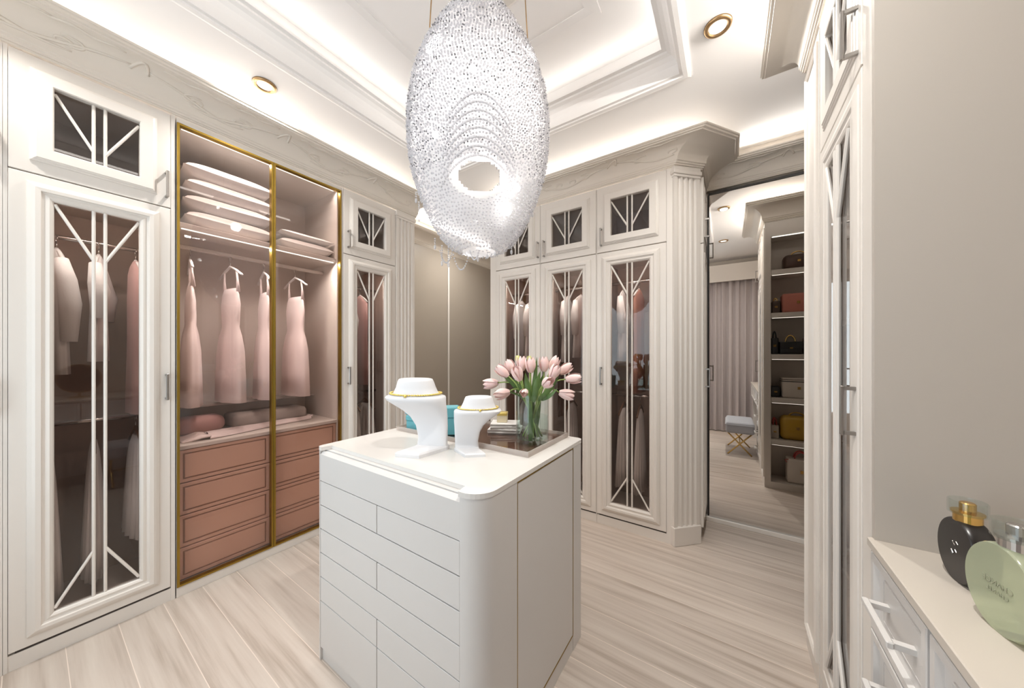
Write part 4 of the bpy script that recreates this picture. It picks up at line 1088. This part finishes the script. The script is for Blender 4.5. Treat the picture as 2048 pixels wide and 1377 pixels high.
def shirt(label, x, y, zr, L, mat, rz, hmat=CLOTHW, group=None, name='shirt', pleat=0.03, wide=0.15, sleeve=0.42):
    t = thing(name, label, 'clothes', (x, y, 0), rz, group)
    za = zr-0.062
    hanger(t, hmat, 0.125, za)
    top = za-0.006
    prof = [(top, 0.030, 0.010, 0), (top-0.03, 0.070, 0.020, 0), (top-0.065, 0.120, 0.024, 0), (top-0.20, wide*0.86, 0.027, 0), (top-0.45*L-0.05, wide*0.82, 0.027, 0), (top-0.8*L, wide*0.92, 0.031, 0), (top-L, wide, 0.034, 0)]
    obj('cloth', cloth(prof, 48, pleat, 8, random.random()*6), mat, t, smooth=True)
    if sleeve:
        for sg in (-1, 1):
            obj('sleeve', G().tube([(0, sg*0.105, top-0.06), (0.010, sg*0.138, top-0.16), (0.018, sg*0.150, top-0.6*sleeve), (0.016, sg*0.142, top-sleeve)], [0.022, 0.032, 0.036, 0.026], 12), mat, t, smooth=True)
    return t
def skirt(label, x, y, zr, zb, mat, rz, hmat=WOODH, group=None):
    t = thing('skirt', label, 'clothes', (x, y, 0), rz, group)
    za = zr-0.062
    hanger(t, hmat, 0.135, za, 0.09)
    top = za-0.045; L = top-zb
    prof = [(top, 0.045, 0.010, 0), (top-0.06, 0.105, 0.018, 0), (top-0.25*L, 0.120, 0.024, 0), (top-0.5*L, 0.140, 0.029, 0), (top-0.75*L, 0.155, 0.033, 0), (zb, 0.165, 0.037, 0)]
    obj('cloth', cloth(prof, 64, 0.11, 15, random.random()*6), mat, t, smooth=True)
    return t
# left cabinet beside the gold wardrobe
shirt('white blouse with puffed sleeve hanging at the far left of the large glazed cabinet', RX-0.02, 0.085, 1.93, 0.62, CLOTHW, 96, sleeve=0.46)
shirt('white jacket hanging in the middle of the large glazed cabinet', RX-0.02, 0.215, 1.93, 0.56, CLOTHW, 80, sleeve=0.34)
shirt('rose cotton dress at the right inside the large glazed cabinet', RX-0.02, 0.345, 1.93, 0.85, CLOTHPD, 92, sleeve=0, wide=0.15)
for i, yy in enumerate((0.055, 0.20, 0.345)):
    skirt(['pleated white skirt, left of three low in the large glazed cabinet', 'pleated white skirt, middle of three low in the large glazed cabinet', 'pleated white skirt, right of three low in the large glazed cabinet'][i], RX-0.02, yy, 0.99, (0.16, 0.20, 0.34)[i], CLOTHW, 90+(5, -4, 3)[i], WOODH, 'pleated skirts in the large glazed cabinet')
# left cabinet 3
shirt('white shirt in the narrow looking left cabinet', RX-0.02, 1.52, 1.93, 0.62, CLOTHW, 94, sleeve=0.40)
shirt('rose dress in the narrow looking left cabinet', RX-0.02, 1.69, 1.93, 0.80, CLOTHPD, 87, sleeve=0, wide=0.15)
for i, yy in enumerate((1.50, 1.62, 1.74)):
    skirt(['pale grey skirt, left of three in the narrow looking cabinet', 'pale grey skirt, middle of three in the narrow looking cabinet', 'pale grey skirt, right of three in the narrow looking cabinet'][i], RX-0.02, yy, 0.99, 0.25, CLOTHW, 90+(3, -5, 4)[i], WOODH, 'skirts in the narrow looking cabinet')
# back cabinets: rail runs along X, garments turned 90 deg
BY = YB+0.28
for i, (xx, m, lab, L, sl) in enumerate(((-1.74, CLOTHW, 'white shirt at the left in the leftmost back cabinet', .60, .38), (-1.60, CLOTHW, 'white shirt at the middle in the leftmost back cabinet', .58, .36), (-1.46, CLOTHR, 'rust dress at the right in the leftmost back cabinet', .85, 0),
        (-1.24, CLOTHW, 'white shirt at the left in the cabinet behind the tulips', .60, .36), (-1.11, CLOTHW, 'white shirt at the middle in the cabinet behind the tulips', .56, .36), (-0.98, CLOTHR, 'rust dress at the right in the cabinet behind the tulips', .86, 0),
        (-0.74, CLOTHW, 'white shirt at the left in the back cabinet beside the pilaster', .60, .36), (-0.61, CLOTHR, 'rust dress in the middle of the back cabinet beside the pilaster', .84, 0), (-0.48, CLOTHR, 'rust dress at the right in the back cabinet beside the pilaster', .80, 0))):
    shirt(lab, xx, BY, 1.93, L, m, (4, -5, 3)[i % 3], sleeve=sl, wide=0.135 if not sl else 0.15, name='shirt' if sl else 'long_dress')
for i, xx in enumerate((-1.70, -1.52, -1.20, -1.03, -0.73, -0.60, -0.48)):
    skirt(['pale skirt on wooden hanger, left in the leftmost back cabinet', 'pale skirt on wooden hanger, right in the leftmost back cabinet', 'pale skirt on wooden hanger, left in the cabinet behind the tulips', 'pale skirt on wooden hanger, right in the cabinet behind the tulips',
           'pale skirt on wooden hanger, left in the cabinet beside the pilaster', 'pale skirt on wooden hanger, middle in the cabinet beside the pilaster', 'pale skirt on wooden hanger, right in the cabinet beside the pilaster'][i], xx, BY, 0.99, 0.30-0.03*(i % 3), CLOTHW, (4, -4, 2)[i % 3], WOODH, 'skirts in the back cabinets')

# ---- pillows on the wardrobe shelf
def pillow_mesh(w_, d_, h_):
    n, m = 20, 20; g = G(); idx = {}
    for s_ in (1, -1):
        for i in range(n+1):
            for j in range(m+1):
                u, v = i/n*2-1, j/m*2-1
                pin = 1-0.10*(u*u)*(v*v)
                e = max(0, (1-u**4)*(1-v**4))**0.5
                x = u*w_/2*(1-0.07*(1-v*v)*abs(u)**3*0-0.06*(1-abs(v))*u*u*0)*(1-0.05*(1-v*v)*u*u)
                y_ = v*d_/2*(1-0.05*(1-u*u)*v*v)
                idx[s_, i, j] = len(g.v); g.v.append((x, y_, h_/2+s_*h_/2*e))
        for i in range(n):
            for j in range(m):
                q = (idx[s_, i, j], idx[s_, i+1, j], idx[s_, i+1, j+1], idx[s_, i, j+1]); g.f.append(q if s_ > 0 else q[::-1])
    return mesh('pillow', g, PILLOW, True, False)
PMs = pillow_mesh(0.40, 0.45, 0.118)
for i in range(4):
    o = bpy.data.objects.new('pillow', PMs); C.objects.link(o)
    o.location = (RX-0.01, 0.725, 2.0858+0.096*i); o.rotation_euler = (0, 0, R((1, -1, 1.5, -0.5)[i]))
    tag(o, ['bottom white pillow of the stack behind the left gold framed door', 'second lowest white pillow of the stack behind the left gold framed door', 'second highest white pillow of the stack behind the left gold framed door', 'top white pillow of the stack behind the left gold framed door'][i], 'pillow', 'pillows stacked on the wardrobe shelf')
for i in range(2):
    o = bpy.data.objects.new('pillow', PMs); C.objects.link(o)
    o.location = (RX-0.01, 1.165, 2.0858+0.090*i); o.scale = (1, 0.82, 0.85 if i == 0 else 0.5)
    tag(o, ['white pillow behind the right gold framed door', 'flat white pillow lying on the one behind the right gold framed door'][i], 'pillow')
# ---- folded things on the counter
ct = 0.8225
o = obj('blanket', rbox(XL-0.53, XL-0.30, GY0+0.33, GY0+0.80, ct, ct+0.095, 0.03), CLOTHG, None, smooth=True); tag(o, 'grey rolled blanket at the back of the pink wardrobe counter', 'blanket')
o = obj('cushion', rbox(XL-0.50, XL-0.32, GY0+0.05, GY0+0.30, ct, ct+0.105, 0.045), CLOTHPD, None, smooth=True); tag(o, 'rose cushion behind the fringed scarf', 'cushion')
sc = thing('scarf', 'long blush scarf with knotted fringe lying on the wardrobe counter', 'scarf', (XL-0.20, GY0+0.45, ct))
rows_ = []
for k in range(25):
    u = k/24; yy = GY0+0.16+0.64*u
    hw = 0.075-0.045*u; cxx = XL-0.165-0.10*u
    rows_.append([(cxx+hw*math.cos(a)*(1+0.08*math.sin(5*a+u*9)), yy, ct+0.003+max(0, (0.030-0.010*u)*math.sin(a)*(1+0.18*math.sin(6*a+u*14)))) for a in [PI*j/16 for j in range(17)]])
obj('cloth', G().loft(rows_, closed=False), CLOTHP, sc, smooth=True, world=True, recalc=False)
for k in range(15):
    x_ = XL-0.095-0.010*k; yy = GY0+0.165
    obj('tassel', G().tube([(x_, yy, ct+0.020), (x_+0.004*math.sin(k*2.1), yy-0.04, ct+0.020+0.006*math.sin(k)), (x_+0.012*math.sin(k*1.7), yy-0.09, ct+0.010), (x_+0.016*math.sin(k*2.6), yy-0.125, ct+0.006)], [0.006, 0.007, 0.006, 0.005], 6), CLOTHP, sc, smooth=True, world=True)
obj('loop', G().tube([(XL-0.27+0.02*math.cos(a), GY0+0.80+0.02*math.sin(a), ct+0.022) for a in [2*PI*k/14 for k in range(13)]], 0.006, 6), CLOTHP, sc, smooth=True, world=True)
